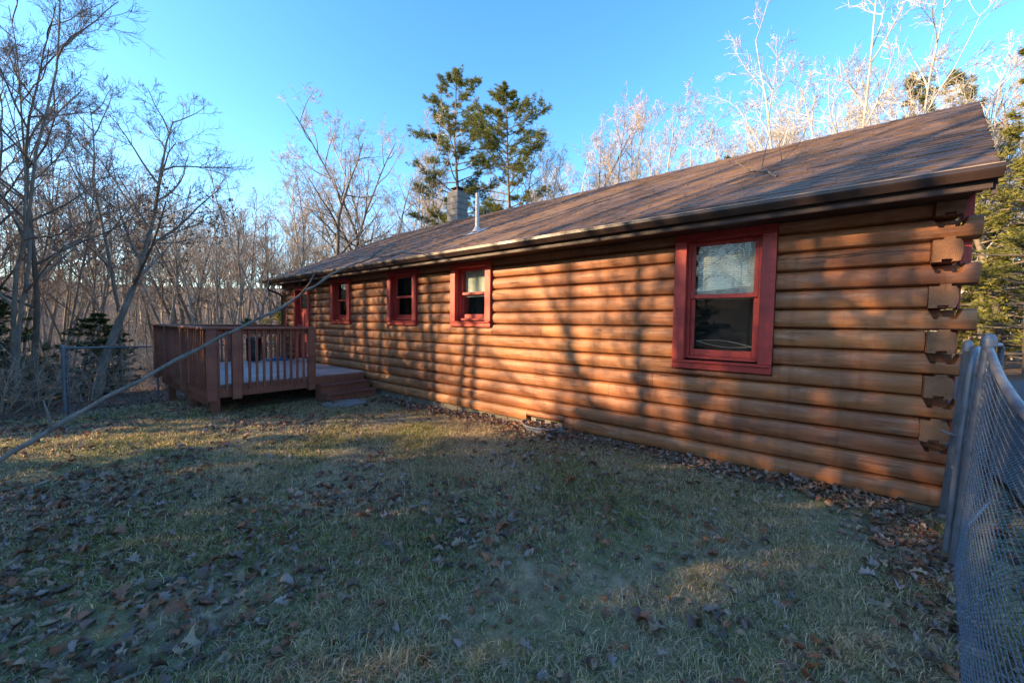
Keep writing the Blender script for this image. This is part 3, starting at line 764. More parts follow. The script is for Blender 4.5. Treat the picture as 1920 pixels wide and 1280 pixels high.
m.build('chain_link_mesh', 'wire_metal', lf, fix=False)

# ------------------------------------------------------------------ trees
def rdir(rg): return Vector((rg.gauss(0, 1), rg.gauss(0, 1), rg.gauss(0, 1)))
UP = Vector((0, 0, 1))
def wander(p, d, L, n, wob, up, rg):
    pts = [p.copy()]; d = d.normalized(); st = L/n
    for _ in range(n):
        d = (d+rdir(rg)*wob+UP*up).normalized(); p = p+d*st; pts.append(p.copy())
    return pts, d
def child_dir(d, ang, az):
    a = orth(d); b = d.cross(a); return (d*math.cos(ang)+(a*math.cos(az)+b*math.sin(az))*math.sin(ang)).normalized()
def at_poly(pts, t):
    f = t*(len(pts)-1); i = min(int(f), len(pts)-2); return pts[i].lerp(pts[i+1], f-i), (pts[i+1]-pts[i]).normalized()
def tube_fast(m, pts, r0, r1, k):
    n = len(m.v); d = (pts[-1]-pts[0]).normalized(); a = orth(d); b = d.cross(a); c = len(pts)
    for j, p in enumerate(pts):
        r = r0+(r1-r0)*j/(c-1)
        for i in range(k):
            an = 6.2832*i/k; q = p+a*(math.cos(an)*r)+b*(math.sin(an)*r); m.v.append((q.x, q.y, q.z))
    for j in range(c-1):
        for i in range(k):
            i2 = (i+1) % k; m.f.append((n+j*k+i, n+j*k+i2, n+(j+1)*k+i2, n+(j+1)*k+i))
def bare_tree(seed, H=13, r=.15, stems=1, spread=.1, lean=(0, 0), start=.3, limbs=13, limb_len=.33, ang=(35, 60), subs=6, twigs=6, fine=3, wob=.07, up=.05, leaves=0, rmin=.006, fork=0, droop=0):
    rg = random.Random(seed); trunk = MB(); crown = MB(); lv = MB()
    def twig(p, d, L, r_, lvl):
        pts, _ = wander(p, d, L, 3 if lvl < 4 else 2, .16, up*1.2, rg)
        tube_fast(crown, pts, max(r_, rmin), rmin*.6, 3)
        if lvl == 4:
            if leaves and rg.random() < leaves and p.z < H*.62:
                for q in range(3):
                    c = pts[-1]+rdir(rg)*.05; u = rdir(rg).normalized()*.045; w_ = u.cross(rdir(rg)).normalized()*.026; n0 = len(lv.v)
                    lv.v += [tuple(c-u), tuple(c+w_), tuple(c+u), tuple(c-w_)]; lv.f.append((n0, n0+1, n0+2, n0+3))
            return
        for k in range(fine):
            q, dd = at_poly(pts, rg.uniform(.25, 1)); twig(q, child_dir(dd, R(rg.uniform(25, 50)), rg.uniform(0, 6.28)), L*rg.uniform(.45, .7), r_*.55, 4)
    def sub(p, d, L, r_):
        pts, _ = wander(p, d, L, 4, .12, up-droop, rg); tube_fast(crown if r_ < .025 else trunk, pts, r_, max(rmin, r_*.3), 4)
        for k in range(twigs):
            q, dd = at_poly(pts, rg.uniform(.2, 1)); twig(q, child_dir(dd, R(rg.uniform(25, 55)), rg.uniform(0, 6.28)), L*rg.uniform(.3, .5), max(rmin, r_*.4), 3)
    def limb(p, d, L, r_):
        pts, _ = wander(p, d, L, 6, wob*1.4, up*.9-droop, rg); tube_fast(trunk, pts, r_, max(.008, r_*.25), 5)
        for k in range(subs):
            t_ = rg.uniform(.25, 1); q, dd = at_poly(pts, t_); sub(q, child_dir(dd, R(rg.uniform(28, 55)), rg.uniform(0, 6.28)), L*rg.uniform(.35, .6)*(1.15-.5*t_), r_*(1-.7*t_)*.55)
    for s in range(stems):
        az = s*6.283/stems+rg.uniform(-.5, .5); sp = spread*rg.uniform(.6, 1.3) if stems > 1 else 0
        d = Vector((lean[0]+math.cos(az)*sp, lean[1]+math.sin(az)*sp, 1)); h = H*rg.uniform(.82, 1) if stems > 1 else H
        rr = r*(rg.uniform(.6, .85) if stems > 1 else 1)
        p0 = Vector((math.cos(az)*r*.9*(stems > 1), math.sin(az)*r*.9*(stems > 1), -.35))
        pts, _ = wander(p0, d, h, 12, wob, .035, rg)
        n = len(trunk.v); rad = [rr*(1.0-.88*(j/12)**.85) for j in range(13)]; rad[0] *= 1.5; rad[1] *= 1.0
        trunk.tube(pts, rad, 9, False)
        for k in range(limbs):
            t_ = start+(1-start)*((k+rg.random())/limbs)**.9
            q, dd = at_poly(pts, min(t_, .995)); L = H*limb_len*(1.1-.75*t_)*rg.uniform(.7, 1.2)
            ar = R(rg.uniform(*ang)); az2 = k*2.4+rg.uniform(-.6, .6)
            limb(q, child_dir(dd, ar, az2), L, rr*(1-.85*t_)*.55+.008)
    return trunk, crown, lv
def tree_proto(name, parts):
    """parts: list of (name, MB, material); returns list of (name, mesh)"""
    return [(n, m.mesh(name+'_'+n, mat, None, n == 'trunk')) for n, m, mat in parts if m.v]
def plant(name, proto, x, y, rz, s, label, cat, group=None, sink=.0, tilt=(0, 0)):
    o = bpy.data.objects.new(name, None); col.objects.link(o); o.location = (x, y, gz1(x, y)-sink); o.rotation_euler = (tilt[0], tilt[1], rz); o.empty_display_size = .3
    o.scale = (s, s, s) if not hasattr(s, '__len__') else s
    tag(o, label, cat, group)
    for n, me in proto:
        c = bpy.data.objects.new(n, me); col.objects.link(c); c.parent = o
        if n == 'foliage' or n == 'dead_leaves': pass
    return o
def deciduous(seed, bk, tw, **kw):
    a, b, l = bare_tree(seed, **kw); return tree_proto('tree%d' % seed, [('trunk', a, bk), ('crown', b, tw), ('dead_leaves', l, 'dead_leaf')])
def needles(m, c, d, n, L, w, rg, flat=0.):
    for _ in range(n):
        u = (d*1.0+rdir(rg)*.75)
        if flat: u.z *= (1-flat)
        u = u.normalized()*L*rg.uniform(.6, 1.15); s_ = u.cross(rdir(rg)).normalized()*w*.5; n0 = len(m.v)
        m.v += [tuple(c-s_), tuple(c+s_), tuple(c+u+s_*.3), tuple(c+u-s_*.3)]; m.f.append((n0, n0+1, n0+2, n0+3))
def pine(seed, H=20, r=.24, start=.25, width=.17, dens=1., flat=.35, lean=(0, 0), whorl=30, gaps=.15, mat='pine_needles', nl=.24, nw=.035, droop=0., nn=9, shape=.62):
    rg = random.Random(seed); tr = MB(); fo = MB()
    pts, _ = wander(Vector((0, 0, -.4)), Vector((lean[0], lean[1], 1)), H+.4, 14, .03, .03, rg); tr.tube(pts, [r*(1-.92*(j/14)) for j in range(15)], 8, False)
    for k in range(whorl):
        t_ = start+(1-start)*(k+rg.random()*.6)/whorl; q, dd = at_poly(pts, min(t_, .998))
        uu = (t_-start)/(1-start); prof = (.35+.65*math.sin(math.pi*min(1, uu*shape+.3)))*(1 if uu < .82 else (1.06-uu)*4.1)
        nb_ = rg.choice((3, 4, 5)); a0 = rg.uniform(0, 6.28)
        for b in range(nb_):
            if rg.random() < gaps: continue
            az = a0+b*6.283/nb_+rg.uniform(-.4, .4); L = H*width*max(.12, prof)*rg.uniform(.55, 1.25)
            d = Vector((math.cos(az), math.sin(az), (.05+.55*uu)-droop)); lp, _ = wander(q, d, L, 6, .09, .04-droop*.05, rg); tube_fast(tr, lp, r*(1-.9*t_)*.4+.012, .008, 4)
            for s in range(int((5+L*3.2)*dens)):
                tt = rg.uniform(.28, 1)**.8; p, ld = at_poly(lp, min(tt, .999)); sd = child_dir(ld, R(rg.uniform(25, 70)), rg.uniform(0, 6.28)); sd.z = sd.z*.45+.12-droop*.3
                sL = L*rg.uniform(.14, .3)*(1.25-tt*.6); sp, _ = wander(p, sd, sL, 3, .15, .05, rg); tube_fast(tr, sp, .012, .005, 3)
                for w_ in range(4):
                    c, cd = at_poly(sp, rg.uniform(.35, 1)); needles(fo, c+rdir(rg)*.05, (cd+UP*.25).normalized(), nn, nl, nw, rg, flat)
    return tree_proto('pine%d' % seed, [('trunk', tr, 'bark_brown'), ('foliage', fo, mat)])
def shrub(seed, H=2.2, stems=16, spread=.8, tw='twig_brown', twigs=7):
    rg = random.Random(seed); m = MB()
    for s in range(stems):
        az = rg.uniform(0, 6.28); d = Vector((math.cos(az)*spread*rg.random(), math.sin(az)*spread*rg.random(), 1)); L = H*rg.uniform(.5, 1.1)
        pts, _ = wander(Vector((math.cos(az)*.15, math.sin(az)*.15, -.1)), d, L, 6, .14, .02, rg); tube_fast(m, pts, .012, .004, 4)
        for k in range(twigs):
            q, dd = at_poly(pts, rg.uniform(.2, 1)); tp, _ = wander(q, child_dir(dd, R(rg.uniform(25, 60)), rg.uniform(0, 6.28)), L*rg.uniform(.25, .5), 3, .18, .03, rg); tube_fast(m, tp, .006, .003, 3)
            for j in range(3):
                q2, d2 = at_poly(tp, rg.uniform(.3, 1)); t2, _ = wander(q2, child_dir(d2, R(40), rg.uniform(0, 6.28)), L*.16, 2, .2, .02, rg); tube_fast(m, t2, .0035, .002, 3)
    return tree_proto('shrub%d' % seed, [('stems', m, tw)])
YAWC, YAWS = math.cos(YAW), math.sin(YAW)
def W(px, d):
    """ground position at a bearing (photo column px) and a distance d in metres along the view axis"""
    q = (px-960)/FPX; return (-YAWS+q*YAWC)*d, CAM_Y+(YAWC+q*YAWS)*d

# prototypes shared by the woods
BG = [deciduous(101, 'bark_grey', 'twig_tan', H=15, r=.14, start=.35, limbs=13, limb_len=.26, ang=(25, 50), subs=6, twigs=5, fine=3, rmin=.007),
      deciduous(102, 'bark_brown', 'twig_tan', H=16, r=.17, start=.3, limbs=13, limb_len=.32, ang=(35, 60), subs=6, twigs=5, fine=3, rmin=.007),
      deciduous(103, 'bark_grey', 'twig_brown', H=14, r=.10, start=.42, limbs=11, limb_len=.24, ang=(22, 45), subs=6, twigs=5, fine=3, rmin=.006),
      deciduous(104, 'bark_pale', 'twig_pale', H=15, r=.12, start=.35, limbs=14, limb_len=.26, ang=(22, 45), subs=6, twigs=6, fine=3, rmin=.007),
      deciduous(105, 'bark_grey', 'twig_tan', H=13, r=.11, stems=2, spread=.12, start=.4, limbs=8, limb_len=.28, ang=(28, 52), subs=6, twigs=5, fine=3, rmin=.006)]
BIRCH = [deciduous(201, 'bark_pale', 'twig_pale', H=17, r=.17, stems=5, spread=.22, start=.2, limbs=10, limb_len=.30, ang=(18, 42), subs=7, twigs=5, fine=3, wob=.06, rmin=.007),
         deciduous(202, 'bark_pale', 'twig_pale', H=16, r=.15, stems=4, spread=.2, start=.2, limbs=10, limb_len=.30, ang=(20, 45), subs=7, twigs=5, fine=3, wob=.07, rmin=.007)]
PINE = [pine(301, H=21, r=.24, start=.38, width=.15, whorl=20, gaps=.2, flat=.5, dens=2.3, nw=.024, nl=.21, nn=10), pine(302, H=20, r=.25, start=.30, width=.185, whorl=24, gaps=.18, flat=.5, dens=2.3, nw=.024, nl=.21, nn=10)]
HEM = [pine(401, H=7, r=.09, start=.06, width=.25, whorl=26, dens=1., flat=.6, mat='hemlock_needles', nl=.17, nw=.045, droop=.25, gaps=.1, nn=7, shape=.75),
       pine(402, H=7, r=.09, start=.04, width=.32, whorl=22, dens=1., flat=.6, mat='gold_needles', nl=.18, nw=.04, droop=.2, gaps=.12, nn=7, shape=.75)]
GOLD = pine(403, H=14, r=.14, start=.08, width=.17, whorl=30, dens=1.3, flat=.55, mat='gold_needles', nl=.19, nw=.03, droop=.1, gaps=.32, nn=7, shape=1.0)
POLE = deciduous(106, 'bark_grey', 'twig_tan', H=14, r=.10, start=.6, limbs=9, limb_len=.19, ang=(22, 48), subs=4, twigs=4, fine=2, rmin=.006)
SHR = [shrub(501), shrub(502, 1.6, 20, 1.1, 'twig_tan'), shrub(503, 2.8, 12, .6, 'twig_tan')]

# left-hand trees beyond the lawn
L1 = deciduous(11, 'bark_grey', 'twig_brown', H=11.5, r=.085, stems=3, spread=.16, start=.22, limbs=10, limb_len=.30, ang=(30, 60), subs=7, twigs=7, fine=4, wob=.08, rmin=.004)
L2 = deciduous(12, 'bark_brown', 'twig_brown', H=11, r=.085, lean=(.05, .1), start=.28, limbs=15, limb_len=.34, ang=(30, 58), subs=7, twigs=7, fine=4, wob=.07, rmin=.004)
L3 = deciduous(13, 'bark_grey', 'twig_brown', H=9.3, r=.135, lean=(.20, .32), start=.36, limbs=12, limb_len=.42, ang=(35, 70), subs=7, twigs=7, fine=4, wob=.07, rmin=.004, leaves=.35, droop=.02)
L4 = deciduous(14, 'bark_grey', 'twig_brown', H=10, r=.085, lean=(.0, .04), start=.4, limbs=11, limb_len=.33, ang=(30, 60), subs=6, twigs=7, fine=4, wob=.06, rmin=.004, leaves=.3)
for px_, d_, pr, rz, s, lab in ((18, 9.5, L1, .6, 1.0, 'dark multi-stemmed bare tree at the edge of the lawn left of the fence'),
                                (62, 10.5, L2, 1.8, .95, 'tall dark bare tree with upswept branches behind the fence end post'),
                                (165, 11.2, L3, 0., 1.0, 'bare tree with thick leaning trunk and a few clinging brown leaves behind the fence'),
                                (222, 13.2, L4, 2.3, 1.0, 'slim upright bare tree just behind the leaning trunk'),
                                (-60, 11.5, L2, 4.0, 1.05, 'bare dark tree in the thicket well left of the fence'),
                                (105, 14.5, L1, 3.1, .95, 'clump of three bare stems between the leaning trunk and the fence post')):
    x, y = W(px_, d_); plant('bare_tree', pr, x, y, rz, s, lab, 'tree')
# oak behind the far end of the cabin
OAK = deciduous(21, 'bark_brown', 'twig_pale', H=15.5, r=.24, start=.42, limbs=11, limb_len=.36, ang=(35, 65), subs=7, twigs=7, fine=3, wob=.10, rmin=.007)
x, y = W(652, 29); plant('oak_tree', OAK, x, y, .4, 1.12, 'crooked bare oak rising over the far end of the roof', 'tree')
# two tall pines behind the chimney and the small one behind the birches
x, y = W(853, 30); plant('pine_tree', PINE[0], x, y, .3, 1.15, 'tall narrow white pine directly behind the chimney', 'tree')
x, y = W(962, 29); plant('pine_tree', PINE[1], x, y, 1.3, .98, 'broad white pine behind the roof beside the narrower pine', 'tree')
x, y = W(1345, 24); plant('pine_tree', PINE[1], x, y, 4.3, .60, 'small pine half hidden by white birch stems behind the roof', 'tree')
for px_, d_, k, rz, s, lab in ((1555, 20, 0, .3, 1.10, 'large white-barked birch clump towering over the roof near its peak end'),
                               (1660, 23, 1, 2.3, 1.05, 'white birch clump just right of the largest birch clump'),
                               (1310, 22, 1, .9, .88, 'white birch clump in front of the small pine behind the roof'),
                               (1400, 21, 0, 4.2, .80, 'spreading white birch leaning over the roof ridge above the fallen branch'),
                               (1120, 27, 1, 1.4, .93, 'pale bare tree standing alone against the sky beside the broad pine'),
                               (1915, 21, 0, 2.0, .9, 'tall pale bare tree beyond the fence gate and the roof peak'),
                               (1790, 24, 1, .2, .85, 'pale bare tree seen past the peak of the roof'),
                               (1490, 25, 1, 3.3, 1.1, 'white birch clump between the spreading birch and the largest clump'), (1725, 19, 0, 5.1, .92, 'white birch clump rising just short of the roof peak'), (1255, 26, 0, 1.1, .9, 'white birch clump behind the thin single birch stem')):
    x, y = W(px_, d_); plant('birch_tree', BIRCH[k], x, y, rz, s, lab, 'tree')
x, y = W(1216, 24); plant('birch_tree', BG[3], x, y, 1.0, .86, 'single thin white birch stem behind the middle of the roof', 'tree')
# evergreens
k = 0
for px_, d_, p_, s, lab, grp in ((1878, 15.5, 2, 1.0, 'tall yellow-green evergreen just past the cabin corner beyond the gate', 0), (1930, 13.0, 2, .78, 'yellow-green evergreen standing over the blue car', 0), (1990, 14, 1, 1.3, 'yellow-green evergreen on the far side of the driveway beyond the fence', 0), (1850, 20, 2, .62, 'yellow-green evergreen behind the tall one past the cabin corner', 0), (1955, 19, 2, 1.15, 'tallest yellow-green evergreen behind the driveway', 0), (1900, 24, 1, 1.9, 'distant tall yellow-green evergreen between birch stems past the cabin corner', 0),
                                 (150, 12.3, 0, .40, 'small dark hemlock sapling behind the fence beneath the leaning trunk', 0), (195, 13.4, 0, .36, 'low dark hemlock sapling behind the fence beside the slim tree', 0),
                                 (15, 12.2, 0, .52, 'dark hemlock among the trees left of the fence', 0), (-70, 10.5, 0, .6, 'dark hemlock far left in the thicket at the lawn edge', 0),
                                 (505, 24, 1, .58, 'yellow-green young evergreen beyond the far corner of the deck', 0), (560, 33, 1, .9, 'yellow-green evergreen behind the far end of the cabin', 0), (480, 30, 0, .62, 'small dark evergreen in the woods behind the deck', 0), (700, 34, 1, 1.1, 'yellow-green evergreen right of the crooked oak behind the roof', 0)):
    x, y = W(px_, d_); s3 = (s*1.25, s*1.25, s) if px_ < 300 else s
    plant('evergreen_tree', GOLD if p_ == 2 else HEM[p_], x, y, k*1.7, s3, lab or 'sunlit yellow-green evergreen beyond the gate and driveway', 'tree', 'evergreens beyond the driveway' if grp else None); k += 1

# woods in view
KN = ['grey-barked ', 'wide-branching brown ', 'thin ', 'white-barked ', 'twin-stemmed ']
rg = random.Random(77); placed = []
def ok(x, y, r_=1.1):
    if -15.4 < x < 9.5 and -9 < y < 9.5: return False
    if x < -14 and abs(y-.4) < 3.2 and -34 < x: 
        if -32.5 < x < -24: return False
    return all((x-a)**2+(y-b)**2 > r_*r_ for a, b in placed)
def scatter(n, pxr, dr, hs, kinds, lab, grp, rr=1.1, name='bare_tree'):
    c = 0; tries = 0
    while c < n and tries < n*40:
        tries += 1; px_ = rg.uniform(*pxr); d_ = rg.uniform(*dr); x, y = W(px_, d_)
        if not ok(x, y, rr): continue
        placed.append((x, y)); k = rg.choice(kinds); s = rg.uniform(*hs)
        plant(name, BG[k], x, y, rg.uniform(0, 6.28), (s*rg.uniform(.85, 1.1), s*rg.uniform(.85, 1.1), s), KN[k] + lab, 'tree', KN[k]+grp, tilt=(rg.gauss(0, .04), rg.gauss(0, .04))); c += 1
scatter(26, (-320, 330), (12.5, 22), (.52, .74), (0, 2, 4, 2), 'bare tree in the shady woods left of the deck', 'trees left of the deck', .9)
scatter(36, (-250, 330), (22, 48), (.75, 1.0), (0, 1, 2, 4), 'distant bare tree in the woods beyond the left-hand fence', 'trees beyond the left fence', 1.2)
scatter(46, (330, 545), (27, 58), (.95, 1.2), (0, 1, 2, 4), 'tall bare tree in the sunlit woods behind the deck', 'trees behind the deck', 1.2)
scatter(48, (545, 1060), (30, 52), (1.0, 1.32), (0, 1, 3, 0), 'bare tree in the woods behind the cabin roof and chimney', 'trees behind roof and chimney', 1.4)
scatter(34, (1060, 1800), (26, 42), (1.0, 1.35), (3, 3, 0), 'bare tree in the woods behind the near half of the roof', 'trees behind near roof', 1.4)
scatter(30, (1780, 2300), (15, 45), (.8, 1.15), (0, 3, 2), 'bare tree in the woods beyond the driveway', 'trees beyond the driveway', 1.2)
c = 0
while c < 46:
    px_ = rg.uniform(-200, 560); d_ = rg.uniform(9.5, 30); x, y = W(px_, d_)
    if not ok(x, y, .7) or (x > -13.2): continue
    placed.append((x, y)); kk = rg.randrange(3)
    plant('bare_shrub', SHR[kk], x, y, rg.uniform(0, 6.28), rg.uniform(.55, 1.05), ('tangled brown leafless shrub under the trees beyond the left fence', 'low sprawling tan leafless shrub under the trees beyond the left fence', 'tall thin tan leafless shrub under the trees beyond the left fence')[kk], 'shrub', ('brown tangled shrubs', 'low tan shrubs', 'tall tan shrubs')[kk]); c += 1
for px_, d_, kk, s, lab in ((30, 8.9, 0, .8, 'tangle of bare brown shrub stems at the lawn edge left of the fence end'), (-20, 8.2, 1, .9, 'sprawling bare shrub at the far left edge of the lawn'), (72, 9.4, 2, .7, 'thin bare shrub rising just behind the fence end post')):
    x, y = W(px_, d_); plant('bare_shrub', SHR[kk], x, y, px_*.1, s, lab, 'shrub')

# woods on the sunny side (left of and behind the camera), which shade the yard
SX, SY = math.sin(SUN_AZ), math.cos(SUN_AZ)
def sunside(u, s): return u-SX*s, -SY*s
rg = random.Random(5)
def shade_tree(u, s, ze, kk, pole=False):
    x, y = sunside(u, s); H = ze+.306*s-gz1(x, y); sc = H/(15, 16, 14, 15, 13)[kk]
    plant('bare_tree', POLE if pole else BG[kk], x, y, rg.uniform(0, 6.28), sc, KN[kk]+'bare tree in the woods on the sunny side of the yard', 'tree', KN[kk]+'trees on the sunny side')
for k in range(30): shade_tree(rg.uniform(-17, -5.9), rg.uniform(9.5, 20), rg.uniform(2.2, 5.0), rg.choice((0, 1, 2, 4)))
for k in range(24): shade_tree(-16.5+k*.48+rg.uniform(-.3, .3), rg.uniform(9, 15), rg.uniform(9, 12), 2, True)       # tall slim trunks
for k in range(9): shade_tree(rg.uniform(-15, -5.4), rg.uniform(12, 20), rg.uniform(5.2, 7.2), 1)
for u_, s_, z_ in ((-1.9, 14, 6.2), (-.9, 12, 6.5), (.6, 15, 6.0), (1.6, 13, 6.2)): shade_tree(u_, s_, z_, 0)
for u_, s_, z_ in ((-4.6, 16, 9.5), (-3.3, 24, 10), (-2.6, 19, 9)): shade_tree(u_, s_, z_, 2, True)
for u_, s_, z_ in ((-1.5, 14, 3.8), (-1.1, 12.5, 4.4)): shade_tree(u_, s_, z_, 0)
for k in range(12): shade_tree(-1.2+k*.65+rg.uniform(-.3, .3), rg.uniform(9, 14), rg.uniform(9, 12), 2, True)
for k in range(17): shade_tree(rg.uniform(-1.0, 8), rg.uniform(10, 20), rg.uniform(1.4, 4.6), rg.choice((0, 1, 4)))
for k in range(16): shade_tree(rg.uniform(-1, 8), rg.uniform(22, 36), rg.uniform(.3, 2.0), rg.choice((1, 4)))
SHADE = [(-15.2, 20, .2), (-13.0, 23, .3), (-11.6, 18, .5), (-10.5, 20, .3), (-9.4, 17, .4), (-8.4, 18, .4), (-7.4, 19, .3), (-6.5, 17, .3), (-5.7, 16, .0), (-1.2, 18, .2), (-.5, 19, .3), (.3, 18, .3), (1.1, 18, .4), (1.9, 19, .3), (2.7, 18, .4), (3.5, 18, .2), (4.4, 18, .2), (5.6, 19, .3)]  # unseen evergreens, added and sized to keep sun off lawn and wall foot
for u, s, ze in SHADE:
    x, y = sunside(u, s); sc = max(.35, (ze+.306*s-gz1(x, y))/7.0); plant('evergreen_tree', HEM[0], x, y, u, (sc*1.15, sc*1.15, sc), 'unseen dark evergreen added on the sunny side to shade the yard', 'tree', 'evergreens added for shade')
for k in range(14):                                   # woods behind the camera
    x = rg.uniform(-4, 18); y = rg.uniform(-40, -20); kk = rg.choice((0, 1, 2, 4))
    plant('bare_tree', BG[kk], x, y, rg.uniform(0, 6.28), rg.uniform(.6, .9), KN[kk]+'bare tree in the woods facing the long wall of the cabin', 'tree', KN[kk]+'trees facing the cabin')

# far woods as one mass
rg = random.Random(9); fm = MB()
for k in range(960):
    an = rg.uniform(-1.75, 1.1) if k < 650 else rg.uniform(1.1, 4.5); d_ = rg.uniform(58, 105); x = -math.sin(-an+YAW)*d_; y = CAM_Y+math.cos(-an+YAW)*d_
    zb = gz1(x, y); H = rg.uniform(12, 19); r_ = rg.uniform(.08, .18); pts, _ = wander(Vector((x, y, zb-.5)), UP, H, 6, .05, .03, rg); tube_fast(fm, pts, r_, .03, 4)
    for j in range(14):
        q, dd = at_poly(pts, rg.uniform(.3, 1)); tp, _ = wander(q, child_dir(dd, R(rg.uniform(25, 60)), rg.uniform(0, 6.28)), rg.uniform(1.5, 4), 3, .15, .05, rg); tube_fast(fm, tp, .035, .012, 3)
        for i in range(3):
            q2, d2 = at_poly(tp, rg.uniform(.3, 1)); t2, _ = wander(q2, child_dir(d2, R(40), rg.uniform(0, 6.28)), rg.uniform(.8, 1.8), 2, .2, .05, rg); tube_fast(fm, t2, .016, .008, 3)
    for j in range(5):
        q = Vector((x+rg.uniform(-2, 2), y+rg.uniform(-2, 2), zb-.1)); tp, _ = wander(q, UP+rdir(rg)*.4, rg.uniform(1, 3), 3, .2, 0, rg); tube_fast(fm, tp, .03, .01, 3)
for k in range(2600):
    d_ = rg.uniform(20, 62); px_ = rg.uniform(-500, 2400); x, y = W(px_, d_)
    if -16 < x < 10 and -10 < y < 11: continue
    zb = gz1(x, y); q = Vector((x, y, zb-.1))
    for j in range(3):
        tp, _ = wander(q, UP+rdir(rg)*.3, rg.uniform(1.2, 4.5), 4, .12, 0, rg); tube_fast(fm, tp, .018, .007, 3)
        for i in range(4):
            q2, d2 = at_poly(tp, rg.uniform(.3, 1)); t2, _ = wander(q2, child_dir(d2, R(45), rg.uniform(0, 6.28)), rg.uniform(.4, 1.2), 2, .2, .02, rg); tube_fast(fm, t2, .008, .004, 3)
o = fm.build('far_woods', 'twig_tan', None, fix=False); tag(o, 'far-off leafless woods and brush seen between the trunks', 'woods', None, 'stuff')

# ------------------------------------------------------------------ loose branches
def stick(m, pts, rads, k=8):
    m.tube(pts, rads, k)
m = MB()
P_ = [(-2.35, -6.3, -.1), (-1.95, -5.75, .35), (-1.62, -5.25, .85), (-1.60, -5.023, 1.05), (-1.652, -4.851, 1.16), (-1.743, -4.727, 1.23), (-1.806, -4.512, 1.355), (-1.817, -4.322, 1.472), (-1.808, -4.114, 1.591), (-1.79, -3.963, 1.711), (-1.772, -3.854, 1.783), (-1.733, -3.716, 1.850), (-1.647, -3.54, 1.888), (-1.597, -3.476, 1.872), (-1.552, -3.388, 1.866)]
R_ = [.009, .0085, .008, .0074, .0068, .0066, .0066, .0064, .006, .0052, .0044, .0036, .0028, .0024, .0014]
sap = empty('bare_branch', P_[0], 'long bare grey branch of a leaning sapling reaching across the yard towards the eave', 'branch')
# smooth the path
def cr(P, R0, n=5):
    out = []; ro = []
    V = [Vector(p) for p in P]
    for i in range(len(V)-1):
        a0, a1, a2, a3 = V[max(i-1, 0)], V[i], V[i+1], V[min(i+2, len(V)-1)]
        for j in range(n):
            t_ = j/n; out.append(.5*((2*a1)+(a2-a0)*t_+(2*a0-5*a1+4*a2-a3)*t_*t_+(3*a1-a0-3*a2+a3)*t_**3)); ro.append(R0[i]+(R0[i+1]-R0[i])*t_)
    out.append(V[-1]); ro.append(R0[-1]); return out, ro
pp, rr = cr(P_, R_); rgb = random.Random(3)
rr = [r_*(.92+.16*math.sin(i*2.1)*rgb.random()+(.30 if i % 7 == 4 else 0)) for i, r_ in enumerate(rr)]
pp = [p+Vector((rgb.gauss(0, .0018), rgb.gauss(0, .0018), rgb.gauss(0, .0022))) for p in pp]
m.tube(pp, rr, 10); m.build('stem', 'dead_wood', sap, smooth=True)
for a_, b_, c_ in (((-1.702, -4.762, 1.205), (-1.713, -4.767, 1.257), (-1.722, -4.775, 1.295)), ((-1.812, -4.19, 1.55), (-1.845, -4.165, 1.65), (-1.856, -4.15, 1.70)), ((-1.80, -4.05, 1.64), (-1.76, -4.02, 1.70), (-1.74, -4.01, 1.74)), ((-1.74, -3.74, 1.845), (-1.76, -3.66, 1.91), (-1.75, -3.60, 1.935))):
    m = MB(); m.tube([a_, b_, c_], [.0036, .0028, .0016], 6); m.build('side_twig', 'dead_wood', sap, smooth=True)
def ground_stick(P, r_, label, seed):
    rg = random.Random(seed); pts = []; n = 14
    for i in range(n+1):
        a_ = Vector((*P[0], 0)).lerp(Vector((*P[1], 0)), i/n); a_.x += .02*math.sin(i*.9+seed); a_.y += .015*math.sin(i*1.7+seed); a_.z = gz1(a_.x, a_.y)+r_*.8+.012*(i % 3 == 1); pts.append(a_)
    m = MB(); m.tube(pts, [r_*(1-.6*i/n) for i in range(n+1)], 7)
    for j in range(3):
        q = pts[4+3*j]; d = Vector((rg.uniform(-1, 1), rg.uniform(-1, 1), .25)).normalized()*rg.uniform(.08, .2); m.tube([q, q+d*.5+Vector((0, 0, .01)), q+d], [r_*.5, r_*.35, r_*.15], 5)
    thing_mesh(m, 'fallen_stick', 'dead_wood', label, 'stick', None, True)
ground_stick(((-2.33, -4.75), (-2.10, -4.02)), .010, 'dark fallen stick lying across the leaves in front of the sapling branch', 2)
ground_stick(((-10.2, -4.35), (-9.2, -3.5)), .02, 'weathered stick on the grass between fence post and deck', 3)
ground_stick(((-.55, -1.55), (.05, -1.72)), .007, 'short pale twig on the lawn below the large window', 4)
ground_stick(((.1, -.55), (.5, -.52)), .009, 'short pale stick in the leaves below the cabin corner', 6)
ground_stick(((-9.3, -2.5), (-8.6, -2.2)), .018, 'short reddish stick lying under the deck', 8)
